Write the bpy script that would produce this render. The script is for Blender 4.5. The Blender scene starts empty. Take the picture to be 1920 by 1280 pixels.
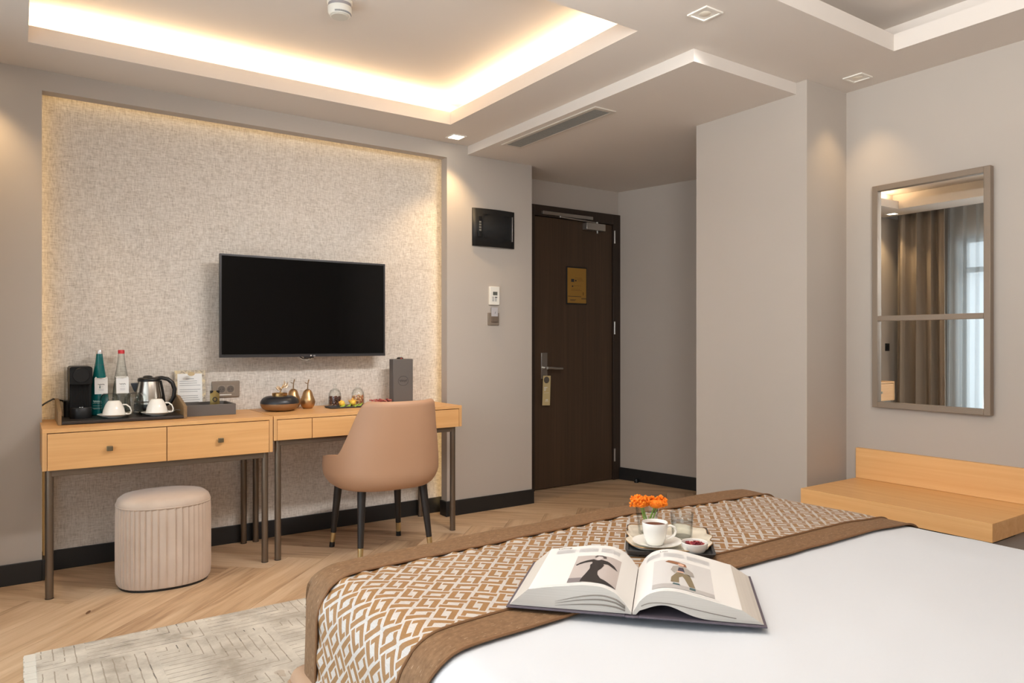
import bpy, bmesh, math, random
from mathutils import Vector, Matrix, noise as mnoise
random.seed(7)
PI = math.pi
R = math.radians
SC = bpy.context.scene
COL = SC.collection

def S(*c):                       # sRGB 0-255 -> linear
    o = []
    for v in c:
        v /= 255.
        o.append(v / 12.92 if v <= .04045 else ((v + .055) / 1.055) ** 2.4)
    return tuple(o) + (1.,)

# ------------------------------------------------------------------ camera
cam = bpy.data.cameras.new('camera')
cam_o = bpy.data.objects.new('camera', cam)
COL.objects.link(cam_o)
cam_o.location = (0, 0, 1.15)
cam_o.rotation_euler = (R(90), 0, R(-34.5))
cam.sensor_width = 36
cam.lens = 36 * 1351 / 1920
cam.clip_start = .02
SC.camera = cam_o

# ------------------------------------------------------------------ world
w = bpy.data.worlds.new('world')
SC.world = w
w.use_nodes = True
bg = w.node_tree.nodes['Background']
bg.inputs[0].default_value = (.80, .90, 1, 1)
bg.inputs[1].default_value = .9

# ------------------------------------------------------------------ exposure
SC.view_settings.view_transform = 'Standard'
SC.view_settings.look = 'None'
SC.view_settings.exposure = 0.40
SC.view_settings.gamma = 1
SC.view_settings.use_curve_mapping = False
SC.cycles.transparent_max_bounces = 24
SC.cycles.max_bounces = 10
SC.cycles.use_denoising = True
SC.cycles.sample_clamp_indirect = 6

# ------------------------------------------------------------------ large lights
def area(name, loc, rot, sx, sy, power, color, spread=180, parent=None):
    l = bpy.data.lights.new(name, 'AREA')
    l.shape = 'RECTANGLE'; l.size = sx; l.size_y = sy
    l.energy = power; l.color = color[:3]; l.spread = R(spread)
    o = bpy.data.objects.new(name, l); COL.objects.link(o)
    o.location = loc; o.rotation_euler = rot
    if parent: o.parent = parent
    return o

DAY = (.86, .94, 1.0)
WARM = (1.0, .73, .44)
SPOTC = (1.0, .70, .38)
NEUT = (1.0, .985, .965)
area('window_daylight', (-1.15, 1.6, 1.35), (0, R(-98), 0), 2.2, 3.8, 78, DAY)
area('added_bounce', (.6, 1.0, 1.95), (R(180), 0, 0), 1.3, 1.0, 42, NEUT)  # added unseen uplight, brightens the room off the ceiling
area('added_key', (1.95, 1.90, 2.435), (R(54), 0, R(7)), 1.1, .2, 13, NEUT, 92)  # added lamp out of view, no such fitting; lights the niche from above
area('added_fill', (.05, -.85, 1.95), (R(97), 0, R(-57)), 1.0, .8, 18, NEUT, 78)  # added lamp behind the camera, lifts the right wall and column

# ------------------------------------------------------------------ mesh helpers
class MB:
    def __init__(s): s.v = []; s.f = []; s.m = []; s.uv = {}
    def add(s, vs, fs, m=0):
        b = len(s.v); s.v += [tuple(p) for p in vs]
        for f in fs: s.f.append(tuple(b + i for i in f)); s.m.append(m)
        return b
    def box(s, x0, x1, y0, y1, z0, z1, m=0):
        s.add([(x0, y0, z0), (x1, y0, z0), (x1, y1, z0), (x0, y1, z0), (x0, y0, z1), (x1, y0, z1), (x1, y1, z1), (x0, y1, z1)],
              [(3, 2, 1, 0), (4, 5, 6, 7), (0, 1, 5, 4), (1, 2, 6, 5), (2, 3, 7, 6), (3, 0, 4, 7)], m)
        return s
    def lathe(s, prof, seg=28, c=(0, 0, 0), m=0, cap=True, sx=1, sy=1, M=None):
        vs = []; n = len(prof)
        for r, z in prof:
            for i in range(seg):
                a = 2 * PI * i / seg
                p = Vector((r * math.cos(a) * sx, r * math.sin(a) * sy, z))
                if M: p = M @ p
                vs.append((p.x + c[0], p.y + c[1], p.z + c[2]))
        fs = []
        for j in range(n - 1):
            for i in range(seg):
                k = (i + 1) % seg
                fs.append((j * seg + i, j * seg + k, (j + 1) * seg + k, (j + 1) * seg + i))
        if cap:
            if prof[0][0] > 1e-6: fs.append(tuple(range(seg))[::-1])
            if prof[-1][0] > 1e-6: fs.append(tuple((n - 1) * seg + i for i in range(seg)))
        s.add(vs, fs, m); return s
    def cyl(s, p, q, r0, r1=None, seg=16, m=0):
        r1 = r0 if r1 is None else r1
        return s.tube([p, q], [r0, r1], seg, m)
    def tube(s, path, rad, seg=10, m=0, cap=True, closed=False, sq=(1, 1)):
        P = [Vector(p) for p in path]; n = len(P)
        rr = rad if isinstance(rad, (list, tuple)) else [rad] * n
        vs = []; up = None
        for i in range(n):
            if closed: t = (P[(i + 1) % n] - P[i - 1]).normalized()
            else: t = (P[min(i + 1, n - 1)] - P[max(i - 1, 0)]).normalized()
            if up is None:
                up = Vector((0, 0, 1)) if abs(t.z) < .9 else Vector((1, 0, 0))
            a = t.cross(up)
            if a.length < 1e-6: a = t.cross(Vector((0, 1, 0)))
            a.normalize(); b = a.cross(t).normalized(); up = b
            for k in range(seg):
                th = 2 * PI * k / seg
                vs.append(P[i] + (a * math.cos(th) * sq[0] + b * math.sin(th) * sq[1]) * rr[i])
        fs = []
        for i in range(n if closed else n - 1):
            j = (i + 1) % n
            for k in range(seg):
                l = (k + 1) % seg
                fs.append((i * seg + k, j * seg + k, j * seg + l, i * seg + l))
        if cap and not closed:
            fs.append(tuple(range(seg))); fs.append(tuple((n - 1) * seg + k for k in range(seg))[::-1])
        s.add(vs, fs, m); return s
    def prism(s, poly, z0, z1, m=0):
        n = len(poly)
        vs = [(x, y, z0) for x, y in poly] + [(x, y, z1) for x, y in poly]
        fs = [tuple(range(n))[::-1], tuple(range(n, 2 * n))] + [(i, (i + 1) % n, n + (i + 1) % n, n + i) for i in range(n)]
        s.add(vs, fs, m); return s
    def loft(s, rings, m=0, cap0=True, cap1=True):
        n = len(rings[0]); vs = [p for r in rings for p in r]; fs = []
        for j in range(len(rings) - 1):
            for i in range(n):
                k = (i + 1) % n
                fs.append((j * n + i, j * n + k, (j + 1) * n + k, (j + 1) * n + i))
        if cap0: fs.append(tuple(range(n))[::-1])
        if cap1: fs.append(tuple((len(rings) - 1) * n + i for i in range(n)))
        s.add(vs, fs, m); return s
    def grid(s, fn, nu, nv, m=0, uvfn=None):
        vs = []; b = len(s.v)
        for j in range(nv + 1):
            for i in range(nu + 1):
                vs.append(fn(i / nu, j / nv))
                if uvfn: s.uv[b + len(vs) - 1] = uvfn(i / nu, j / nv)
        W = nu + 1
        fs = [(j * W + i, j * W + i + 1, (j + 1) * W + i + 1, (j + 1) * W + i) for j in range(nv) for i in range(nu)]
        s.add(vs, fs, m); return s
    def sphere(s, c, r, seg=12, rings=8, m=0, sc=(1, 1, 1)):
        prof = [(max(1e-7, math.sin(PI * j / rings)), -math.cos(PI * j / rings)) for j in range(rings + 1)]
        vs = []
        for pr, pz in prof:
            for i in range(seg):
                a = 2 * PI * i / seg
                vs.append((c[0] + r * sc[0] * pr * math.cos(a), c[1] + r * sc[1] * pr * math.sin(a), c[2] + r * sc[2] * pz))
        fs = [(j * seg + i, j * seg + (i + 1) % seg, (j + 1) * seg + (i + 1) % seg, (j + 1) * seg + i) for j in range(rings) for i in range(seg)]
        s.add(vs, fs, m); return s
    def build(s, name, mats, parent=None, loc=(0, 0, 0), rot=(0, 0, 0), bevel=0, seg=2, smooth=40, subsurf=0, solid=0, soff=-1, kind=None, weld=False):
        me = bpy.data.meshes.new(name)
        me.from_pydata(s.v, [], s.f)
        mats = mats if isinstance(mats, (list, tuple)) else [mats]
        for m in mats: me.materials.append(m)
        if len(mats) > 1: me.polygons.foreach_set('material_index', s.m)
        if s.uv:
            ul = me.uv_layers.new(name='UVMap')
            for lp in me.loops: ul.data[lp.index].uv = s.uv.get(lp.vertex_index, (0, 0))
        if weld:
            bm = bmesh.new(); bm.from_mesh(me)
            bmesh.ops.remove_doubles(bm, verts=bm.verts, dist=1e-5)
            bmesh.ops.recalc_face_normals(bm, faces=bm.faces)
            bm.to_mesh(me); bm.free()
        me.update()
        if smooth:
            me.shade_smooth()
            if smooth < 180: me.set_sharp_from_angle(angle=R(smooth))
        o = bpy.data.objects.new(name, me); COL.objects.link(o)
        o.location = loc; o.rotation_euler = rot
        if parent: o.parent = parent
        if solid:
            md = o.modifiers.new('solid', 'SOLIDIFY'); md.thickness = solid; md.offset = soff
        if bevel:
            md = o.modifiers.new('bevel', 'BEVEL'); md.width = bevel; md.segments = seg; md.limit_method = 'ANGLE'; md.angle_limit = R(50)
            md.harden_normals = False
        if subsurf:
            md = o.modifiers.new('sub', 'SUBSURF'); md.levels = subsurf; md.render_levels = subsurf
        if kind: o['kind'] = kind
        return o

def bx(name, mat, x0, x1, y0, y1, z0, z1, parent=None, bevel=.002, **k):
    return MB().box(x0, x1, y0, y1, z0, z1).build(name, mat, parent, bevel=bevel, **k)

def tag(o, label, cat, group=None):
    o['label'] = label; o['category'] = cat
    if group: o['group'] = group
    return o

def thing(name, label, cat, loc=(0, 0, 0), rz=0, group=None):
    o = bpy.data.objects.new(name, None); COL.objects.link(o)
    o.empty_display_size = .05
    o.location = loc; o.rotation_euler = (0, 0, rz)
    return tag(o, label, cat, group)

def struct(o):
    o['kind'] = 'structure'; return o

def copy_tree(o, parent=None):
    c = o.copy(); COL.objects.link(c)
    if parent: c.parent = parent
    for ch in list(o.children): copy_tree(ch, c)
    return c

def text(name, body, size, mat, parent=None, loc=(0, 0, 0), rot=(0, 0, 0), shear=0, align='CENTER', fn=None):
    cu = bpy.data.curves.new(name, 'FONT'); cu.body = body; cu.size = size; cu.align_x = align; cu.shear = shear
    cu.resolution_u = 3
    to = bpy.data.objects.new(name, cu); COL.objects.link(to)
    dg = bpy.context.evaluated_depsgraph_get()
    me = bpy.data.meshes.new_from_object(to.evaluated_get(dg))
    bpy.data.objects.remove(to); bpy.data.curves.remove(cu)
    me.materials.clear(); me.materials.append(mat)
    if fn:
        for v in me.vertices: v.co = fn(v.co.x, v.co.y)
    o = bpy.data.objects.new(name, me); COL.objects.link(o)
    o.location = loc; o.rotation_euler = rot
    if parent: o.parent = parent
    return o

# ------------------------------------------------------------------ material helpers
class NT:
    def __init__(s, name, color=(.8, .8, .8, 1), rough=.5, metal=0, spec=.5, **k):
        s.mat = bpy.data.materials.new(name); s.mat.use_nodes = True
        s.t = s.mat.node_tree; s.b = s.t.nodes['Principled BSDF']
        s.set('Base Color', color); s.set('Roughness', rough); s.set('Metallic', metal); s.set('Specular IOR Level', spec)
        for a, v in k.items(): s.set(a, v)
        s._tc = None
    def set(s, n, v):
        if hasattr(v, 'node'): s.t.links.new(v, s.b.inputs[n])
        else: s.b.inputs[n].default_value = v
    def node(s, t): return s.t.nodes.new(t)
    def tc(s, out='Object'):
        if s._tc is None: s._tc = s.node('ShaderNodeTexCoord')
        return s._tc.outputs[out]
    def link(s, a, b):
        if hasattr(a, 'node'): s.t.links.new(a, b)
        else: b.default_value = a
    def mp(s, vec, scale=(1, 1, 1), loc=(0, 0, 0), rot=(0, 0, 0)):
        n = s.node('ShaderNodeMapping'); s.link(vec, n.inputs[0])
        n.inputs['Scale'].default_value = scale; n.inputs['Location'].default_value = loc; n.inputs['Rotation'].default_value = rot
        return n.outputs[0]
    def noise(s, vec, scale=1, detail=4, rough=.5, dist=0):
        n = s.node('ShaderNodeTexNoise'); s.link(vec, n.inputs['Vector'])
        n.inputs['Scale'].default_value = scale; n.inputs['Detail'].default_value = detail
        n.inputs['Roughness'].default_value = rough; n.inputs['Distortion'].default_value = dist
        return n.outputs['Fac']
    def ramp(s, fac, stops):
        n = s.node('ShaderNodeValToRGB'); s.link(fac, n.inputs[0]); e = n.color_ramp.elements
        while len(e) < len(stops): e.new(.5)
        for i, (p, c) in enumerate(stops): e[i].position = p; e[i].color = c
        return n.outputs[0]
    def mix(s, f, a, b, mode='MIX'):
        n = s.node('ShaderNodeMix'); n.data_type = 'RGBA'; n.blend_type = mode
        s.link(f, n.inputs[0]); s.link(a, n.inputs[6]); s.link(b, n.inputs[7])
        return n.outputs[2]
    def math(s, op, a, b=0., c=None):
        n = s.node('ShaderNodeMath'); n.operation = op
        s.link(a, n.inputs[0]); s.link(b, n.inputs[1])
        if c is not None: s.link(c, n.inputs[2])
        return n.outputs[0]
    def sep(s, vec):
        n = s.node('ShaderNodeSeparateXYZ'); s.link(vec, n.inputs[0]); return n.outputs
    def bump(s, h, strength=.2, dist=.002):
        n = s.node('ShaderNodeBump'); s.link(h, n.inputs['Height'])
        n.inputs['Strength'].default_value = strength; n.inputs['Distance'].default_value = dist
        s.set('Normal', n.outputs[0])

def simple(name, color, rough=.5, metal=0, spec=.5, **k): return NT(name, color, rough, metal, spec, **k).mat

def emit(name, color, strength):
    n = NT(name); n.set('Base Color', (0, 0, 0, 1)); n.set('Emission Color', color); n.set('Emission Strength', strength); return n.mat

def paint(name, col, bump=.05):
    n = NT(name, col, .75, 0, .25)
    f = n.noise(n.tc(), 2.2, 3)
    d = tuple(c * .94 for c in col[:3]) + (1,)
    n.set('Base Color', n.mix(f, d, col))
    n.bump(n.noise(n.tc(), 260, 2), bump, .001)
    return n.mat

def wood(name, dark, light, axis=0, rough=.42, fine=34):
    n = NT(name, light, rough, 0, .4)
    sc = [fine] * 3; sc[axis] = 1.1
    a = n.noise(n.mp(n.tc(), tuple(sc)), 1, 6, .62, .6)
    sc2 = [5.] * 3; sc2[axis] = .5
    b = n.noise(n.mp(n.tc(), tuple(sc2)), 1, 3, .5, 1.2)
    f = n.math('ADD', n.math('MULTIPLY', a, .6), n.math('MULTIPLY', b, .4))
    n.set('Base Color', n.ramp(f, [(.32, dark), (.52, tuple((x + y) / 2 for x, y in zip(dark, light))), (.66, light)]))
    n.bump(a, .06, .0006)
    return n.mat

def glass(name, tint=(1, 1, 1, 1), refl=1.0, fres=1.45, edge=.52):
    m = bpy.data.materials.new(name); m.use_nodes = True
    t = m.node_tree; t.nodes.clear()
    N = t.nodes.new; K = t.links.new
    out = N('ShaderNodeOutputMaterial'); mx = N('ShaderNodeMixShader')
    tr = N('ShaderNodeBsdfTransparent'); gl = N('ShaderNodeBsdfGlossy')
    fr = N('ShaderNodeFresnel'); fr.inputs[0].default_value = fres
    ge = N('ShaderNodeNewGeometry'); iv = N('ShaderNodeMath'); iv.operation = 'SUBTRACT'; iv.inputs[0].default_value = 1
    mu = N('ShaderNodeMath'); mu.operation = 'MULTIPLY'
    K(ge.outputs['Backfacing'], iv.inputs[1]); K(fr.outputs[0], mu.inputs[0]); K(iv.outputs[0], mu.inputs[1])
    lw = N('ShaderNodeLayerWeight'); lw.inputs[0].default_value = .42
    pw = N('ShaderNodeMath'); pw.operation = 'POWER'; pw.inputs[1].default_value = 2.0; K(lw.outputs['Facing'], pw.inputs[0])
    cm_ = N('ShaderNodeMix'); cm_.data_type = 'RGBA'; K(pw.outputs[0], cm_.inputs[0])
    cm_.inputs[6].default_value = tint; cm_.inputs[7].default_value = tuple(c * edge for c in tint[:3]) + (1,)
    K(cm_.outputs[2], tr.inputs[0]); gl.inputs['Roughness'].default_value = .03
    gl.inputs[0].default_value = (refl, refl, refl, 1)
    K(mu.outputs[0], mx.inputs[0]); K(tr.outputs[0], mx.inputs[1]); K(gl.outputs[0], mx.inputs[2])
    K(mx.outputs[0], out.inputs[0])
    return m

# ------------------------------------------------------------------ materials
M_wall = paint('wall_paint', S(187, 177, 167))
M_ceil = paint('ceiling_paint', S(224, 215, 206))
M_dark = simple('baseboard_black', S(30, 30, 31), .45)
M_oak = wood('oak_along_x', S(208, 152, 94), S(230, 180, 122), 0)
M_oaky = wood('oak_along_y', S(224, 168, 106), S(242, 196, 136), 1)
M_oakz = wood('oak_upright', S(200, 148, 94), S(224, 178, 124), 2)
M_gap = simple('shadow_gap', S(60, 42, 28), .8)
M_bronze = simple('bronze_tube', S(118, 104, 90), .38, .7)
M_knob = simple('knob_metal', S(128, 116, 92), .35, .8)
M_door = wood('door_veneer', S(66, 50, 37), S(82, 63, 47), 2, .5, 60)
M_dframe = wood('door_frame_veneer', S(48, 37, 30), S(60, 47, 38), 2, .5, 60)
M_steel = simple('brushed_steel', S(186, 182, 176), .3, .9)
M_black = simple('black_plastic', S(20, 20, 21), .35)
M_blackm = simple('black_matte', S(24, 24, 25), .6)
M_white = simple('white_plastic', S(232, 228, 218), .4)
M_porc = simple('white_porcelain', S(244, 241, 234), .12, 0, .5)
M_paper = simple('white_paper', S(242, 241, 239), .7)
M_ink = simple('grey_ink', S(150, 150, 152), .8)
M_inkd = simple('dark_ink', S(48, 46, 48), .8)
M_glass = glass('clear_glass', (.975, .985, .98, 1))
M_winglass = glass('window_glass', (.97, .98, .98, 1), .6)
M_gold = simple('gold_metal', S(196, 158, 104), .28, .95)
M_brass = simple('brass_tip', S(206, 186, 140), .25, .95)
M_greybox = simple('grey_leatherette', S(98, 92, 88), .6)
M_mirror = simple('mirror_glass', (.86, .88, .87, 1), .01, 1)
M_mframe = simple('mirror_frame_taupe', S(140, 124, 108), .45, .25)

# wallpaper: linen weave of crossing threads
n = NT('linen_wallpaper', rough=.8, spec=.25)
a = n.noise(n.mp(n.tc(), (270, 1, 30)), 1, 3, .6)
b = n.noise(n.mp(n.tc(), (30, 1, 270)), 1, 3, .6)
c = n.noise(n.mp(n.tc(), (90, 1, 90)), 1, 2, .6)
f = n.math('ADD', n.math('ADD', n.math('MULTIPLY', a, .42), n.math('MULTIPLY', b, .42)), n.math('MULTIPLY', c, .16))
n.set('Base Color', n.ramp(f, [(.34, S(172, 160, 148)), (.46, S(204, 194, 183)), (.54, S(218, 209, 199)), (.64, S(232, 225, 216))]))
n.bump(f, .22, .0015)
M_paperwall = n.mat

# floor planks
n = NT('oak_plank', rough=.42, spec=.35)
oi = n.node('ShaderNodeObjectInfo')
off = n.math('MULTIPLY', oi.outputs['Random'], 37.)
cx = n.node('ShaderNodeCombineXYZ'); n.link(off, cx.inputs[0]); n.link(off, cx.inputs[1]); n.link(off, cx.inputs[2])
va = n.node('ShaderNodeVectorMath'); va.operation = 'ADD'; n.link(n.tc(), va.inputs[0]); n.link(cx.outputs[0], va.inputs[1])
vec = va.outputs[0]
g1 = n.noise(n.mp(vec, (1.6, 22, 1)), 1, 7, .62, .8)
g2 = n.noise(n.mp(vec, (.9, 6, 1)), 1, 4, .55, 1.4)
f = n.math('ADD', n.math('MULTIPLY', g1, .5), n.math('MULTIPLY', g2, .5))
f = n.math('ADD', f, n.math('MULTIPLY', n.math('SUBTRACT', oi.outputs['Random'], .5), .10))
colr = n.ramp(f, [(.30, S(128, 98, 72)), (.42, S(180, 146, 113)), (.52, S(203, 170, 135)), (.68, S(220, 191, 158))])
kn = n.noise(n.mp(vec, (4, 12, 1)), 1, 2, .5, .3)
colr = n.mix(n.math('GREATER_THAN', kn, .76), colr, S(112, 80, 54))
n.set('Base Color', colr)
n.bump(g1, .08, .0008)
M_plank = n.mat

# ------------------------------------------------------------------ room shell
YW = 4.145; YN = 4.30
CZ = 2.457; SZ = 2.40
wf = MB()
wf.box(-.62, .10, YW, YW + .075, 0, CZ); wf.box(2.33, 3.02, YW, YW + .075, 0, CZ); wf.box(.10, 2.33, YW, YW + .075, 2.36, CZ)
wf.box(-.62, .03, YW + .075, YN, 0, CZ); wf.box(2.40, 3.02, YW + .075, 4.52, 0, CZ); wf.box(.03, 2.40, YW + .075, YN, 2.42, CZ)
wf.box(-.62, 2.40, YN + .012, 4.52, 0, CZ)
struct(wf.build('wall_far', M_wall, smooth=0))
struct(MB().box(.03, 2.40, YN, YN + .012, 0, 2.42).build('wall_niche', M_paperwall, smooth=0))
struct(MB().box(3.6, 3.75, -1.0, 2.13, 0, CZ).build('wall_right', M_wall, smooth=0))
struct(MB().box(3.25, 4.75, 2.13, 2.84, 0, CZ).build('wall_column', M_wall, smooth=0))
struct(MB().prism([(4.16, 4.48), (4.53, 2.84), (4.75, 2.84), (4.75, 4.62), (4.16, 4.62)], 0, CZ).build('wall_corridor', M_wall, smooth=0))
we = MB()
we.box(3.02, 3.20, 4.48, 4.62, 0, CZ); we.box(3.20, 4.16, 4.48, 4.62, 2.20, CZ)
struct(we.build('wall_entry', M_wall, smooth=0))
struct(MB().box(-.75, 3.75, -1.15, -1.0, 0, CZ).build('wall_near', M_wall, smooth=0))
wl = MB()
wl.box(-.75, -.62, 3.55, 4.52, 0, CZ + .1); wl.box(-.75, -.62, -1.0, -.3, 0, CZ + .1)
wl.box(-.75, -.62, -.3, 3.55, 2.2, CZ + .1); wl.box(-.75, -.62, -.3, 3.55, 0, .12)
struct(wl.build('wall_left', M_wall, smooth=0))

# ceiling with two coves
def slab(mb, x0, x1, y0, y1, holes, z0, z1):
    xs = sorted({x0, x1} | {h[0] for h in holes} | {h[1] for h in holes})
    ys = sorted({y0, y1} | {h[2] for h in holes} | {h[3] for h in holes})
    for i in range(len(xs) - 1):
        for j in range(len(ys) - 1):
            cxm, cym = (xs[i] + xs[i + 1]) / 2, (ys[j] + ys[j + 1]) / 2
            if any(h[0] < cxm < h[1] and h[2] < cym < h[3] for h in holes): continue
            mb.box(xs[i], xs[i + 1], ys[j], ys[j + 1], z0, z1)
H1 = (.04, 2.155, 2.20, 3.79); H2 = (1.15, 3.255, -.45, 1.70)
LIP = .075; UZ = 2.625; G = .13
ce = MB()
slab(ce, -.32, 4.75, -1.0, 4.62, [H1, H2], CZ, CZ + LIP)
g1h = (H1[0] - G, H1[1] + G, H1[2] - G, H1[3] + G); g2h = (H2[0] - G, H2[1] + G, H2[2] - G, H2[3] + G)
slab(ce, -.32, 4.75, -1.0, 4.62, [g1h, g2h], CZ + LIP, UZ)
ce.box(-.75, 4.75, -1.15, 4.62, UZ, UZ + .08)
struct(ce.build('ceiling', M_ceil, smooth=0))
so = MB()
so.box(2.49, 4.75, 2.84, 4.62, SZ, CZ); so.box(2.49, 3.25, 2.19, 2.84, SZ, CZ)
struct(so.build('trim_1', M_ceil, smooth=0))

# cove LED light strips (real lamps hidden behind the lip)
def strip_thing(name, label, cat):
    return thing(name, label, cat)
z = CZ + LIP + .012
LEDP = 9.
E_led = emit('led_diffuser', (1, .72, .38, 1), 2.2)
for nm, lab, x0, x1, y0, y1 in [
    ('led_strip', 'warm light strip hidden in the ceiling cove along the television wall', H1[0], H1[1], H1[3] + .06, H1[3] + .075),
    ('led_strip', 'warm light strip hidden in the ceiling cove on the air vent side', H1[1] + .06, H1[1] + .075, H1[2], H1[3])]:
    t = thing(nm, lab, 'light strip', ((x0 + x1) / 2, (y0 + y1) / 2, CZ + LIP))
    hx, hy = (x1 - x0) / 2, (y1 - y0) / 2
    MB().box(-hx, hx, -hy, hy, 0, .008).build('diffuser', E_led, t, smooth=0)
    area('cove_light', (0, 0, .012), (PI, 0, 0), 2 * hx, max(2 * hy, .03) if hx > hy else 2 * hy, 9.5 * max(hx, hy), WARM, parent=t)

# LED strips behind the niche surround
GLOW = (1, .62, .14)
for lab, cx_, cz_, ln, rot in [
    ('warm strip hidden behind the left edge of the wallpapered niche', .066, 1.2, 2.3, (R(90), R(90), 0)),
    ('warm strip hidden behind the right edge of the wallpapered niche', 2.366, 1.2, 2.3, (R(90), R(90), 0)),
    ('warm strip hidden behind the top edge of the wallpapered niche', 1.215, 2.392, 2.2, (R(90), 0, 0))]:
    t = thing('led_strip', lab, 'light strip', (cx_, YW + .078, cz_))
    if ln > 2.25: MB().box(-.008, .008, -.002, .004, -ln / 2, ln / 2).build('diffuser', E_led, t, smooth=0)
    else: MB().box(-ln / 2, ln / 2, -.002, .004, -.008, .008).build('diffuser', E_led, t, smooth=0)
    area('niche_light', (0, .008, 0), rot, ln, .014, .30 if cx_ < 1 else .15, GLOW, parent=t)

# ------------------------------------------------------------------ floor: herringbone planks
fl = struct(MB().box(-.75, 4.75, -1.15, 4.62, -.06, -.004).build('floor', simple('floor_bed', S(70, 52, 38), .9), smooth=0))
PW, NL = .2033, 6
PL = PW * NL
A2 = 1 / math.sqrt(2)
oxy = (1.193 - PL * A2, 3.85 - PL * A2)
def s2w(s_, t_): return (oxy[0] + (s_ + t_) * A2, oxy[1] + (s_ - t_) * A2)
CL = (-.62, 4.74, -1.0, 4.60)
def clip(poly):
    for ax, val, sg in ((0, CL[0], 1), (0, CL[1], -1), (1, CL[2], 1), (1, CL[3], -1)):
        out = []
        for i in range(len(poly)):
            p, q = poly[i - 1], poly[i]
            dp, dq = (p[ax] - val) * sg, (q[ax] - val) * sg
            if dp >= 0 and dq < 0 or dp < 0 and dq >= 0:
                k = dp / (dp - dq); out.append((p[0] + (q[0] - p[0]) * k, p[1] + (q[1] - p[1]) * k))
            if dq >= 0: out.append(q)
        poly = out
        if len(poly) < 3: return []
    return poly
gp = .0008
for y in range(-60, 60):
    for m in range(-8, 8):
        for hv in (0, 1):
            if hv == 0: x0, y0 = y + 12 * m, y; rect = (x0 * PW + gp, (x0 + 6) * PW - gp, y0 * PW + gp, (y0 + 1) * PW - gp); ang = R(45)
            else: x0, y0 = y, y + 1 + 12 * m; rect = (x0 * PW + gp, (x0 + 1) * PW - gp, y0 * PW + gp, (y0 + 6) * PW - gp); ang = R(-45)
            cs = [s2w(rect[i], rect[j]) for i, j in ((0, 2), (1, 2), (1, 3), (0, 3))]
            if max(p[0] for p in cs) < CL[0] or min(p[0] for p in cs) > CL[1] or max(p[1] for p in cs) < CL[2] or min(p[1] for p in cs) > CL[3]: continue
            poly = clip(cs)
            if len(poly) < 3: continue
            ar = sum(poly[i - 1][0] * poly[i][1] - poly[i][0] * poly[i - 1][1] for i in range(len(poly))) / 2
            if abs(ar) < 2e-4: continue
            if ar < 0: poly = poly[::-1]
            mx_, my_ = sum(p[0] for p in poly) / len(poly), sum(p[1] for p in poly) / len(poly)
            ca, sa = math.cos(-ang), math.sin(-ang)
            loc = [((p[0] - mx_) * ca - (p[1] - my_) * sa, (p[0] - mx_) * sa + (p[1] - my_) * ca) for p in poly]
            MB().prism(loc, -.004, 0).build('plank', M_plank, fl, (mx_, my_, 0), (0, 0, ang), smooth=0)

# ------------------------------------------------------------------ baseboards
BH, BT = .10, .012
b = MB(); b.box(-.62, .10 + .0, YW - BT, YW, 0, BH); b.box(.10, .10 + BT, YW - BT, YW + .075, 0, BH)
b.box(.04, 2.395, YN - BT, YN, 0, BH)
b.box(2.33 - BT, 2.33, YW - BT, YW + .075, 0, BH); b.box(2.33, 3.02 + BT, YW - BT, YW, 0, BH); b.box(3.02, 3.02 + BT, YW, 4.48, 0, BH)
struct(b.build('baseboard_far', M_dark, bevel=.002))
b = MB(); b.prism([(4.165 - .014, 4.46), (4.52 - .014, 2.86), (4.528, 2.86), (4.163, 4.46)], 0, BH)
struct(b.build('baseboard_corridor', M_dark, smooth=0))
b = MB(); b.box(3.25 - BT, 3.25, 2.13 - BT, 2.84, 0, BH); b.box(3.25, 3.6 - BT, 2.13 - BT, 2.13, 0, BH)
struct(b.build('baseboard_column', M_dark, bevel=.002))
struct(bx('baseboard_right', M_dark, 3.6 - BT, 3.6, -1.0, 2.118, 0, BH))

# ------------------------------------------------------------------ window, curtains (seen in the mirror)
M_wframe = simple('window_frame_grey', S(92, 92, 92), .5)
wn = bpy.data.objects.new('window_1', None); COL.objects.link(wn); wn.location = (-.68, 1.6, .12); struct(wn)
f = MB()
for y0, y1 in ((-1.9, -1.84), (1.88, 1.95), (-.63, -.57), (.62, .68)): f.box(-.03, .03, y0, y1, 0, 2.08)
for z0, z1 in ((0, .06), (2.02, 2.08), (1.72, 1.77)): f.box(-.03, .03, -1.9, 1.95, z0, z1)
f.build('window_frame', M_wframe, wn, smooth=0)
for y0, y1 in ((-1.84, -.63), (-.57, .62), (.68, 1.88)):
    for z0, z1 in ((.06, 1.72), (1.77, 2.02)):
        MB().box(-.003, .003, y0, y1, z0, z1).build('window_pane', M_winglass, wn, smooth=0)

nm = NT('drape_fabric', S(158, 146, 134), .85, 0, .2)
nm.bump(nm.noise(nm.tc(), 900, 2), .1, .001)
M_drape = nm.mat
def curtain_mesh(y0, y1, x, amp, waves, seedv, z0=.015, z1=2.56, nu=140, nv=14):
    rnd = random.Random(seedv); ph = [rnd.uniform(0, 6) for _ in range(4)]
    def fn(u, v):
        y = y0 + (y1 - y0) * u
        a = amp * (.75 + .35 * (1 - v))
        xx = x + a * math.sin(2 * PI * waves * u + ph[0] + .9 * math.sin(2 * PI * 1.3 * u + ph[1])) + a * .35 * math.sin(2 * PI * waves * 2.1 * u + ph[2] + .6 * (1 - v))
        y += .02 * math.sin(2 * PI * waves * u + ph[3]) + (1 - v) * .03 * (u - .5)
        return (xx, y, z0 + (z1 - z0) * v)
    return MB().grid(fn, nu, nv)
o = curtain_mesh(3.58, 4.06, -.43, .050, 3.6, 3).build('curtain', M_drape, smooth=180, solid=.004)
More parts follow.
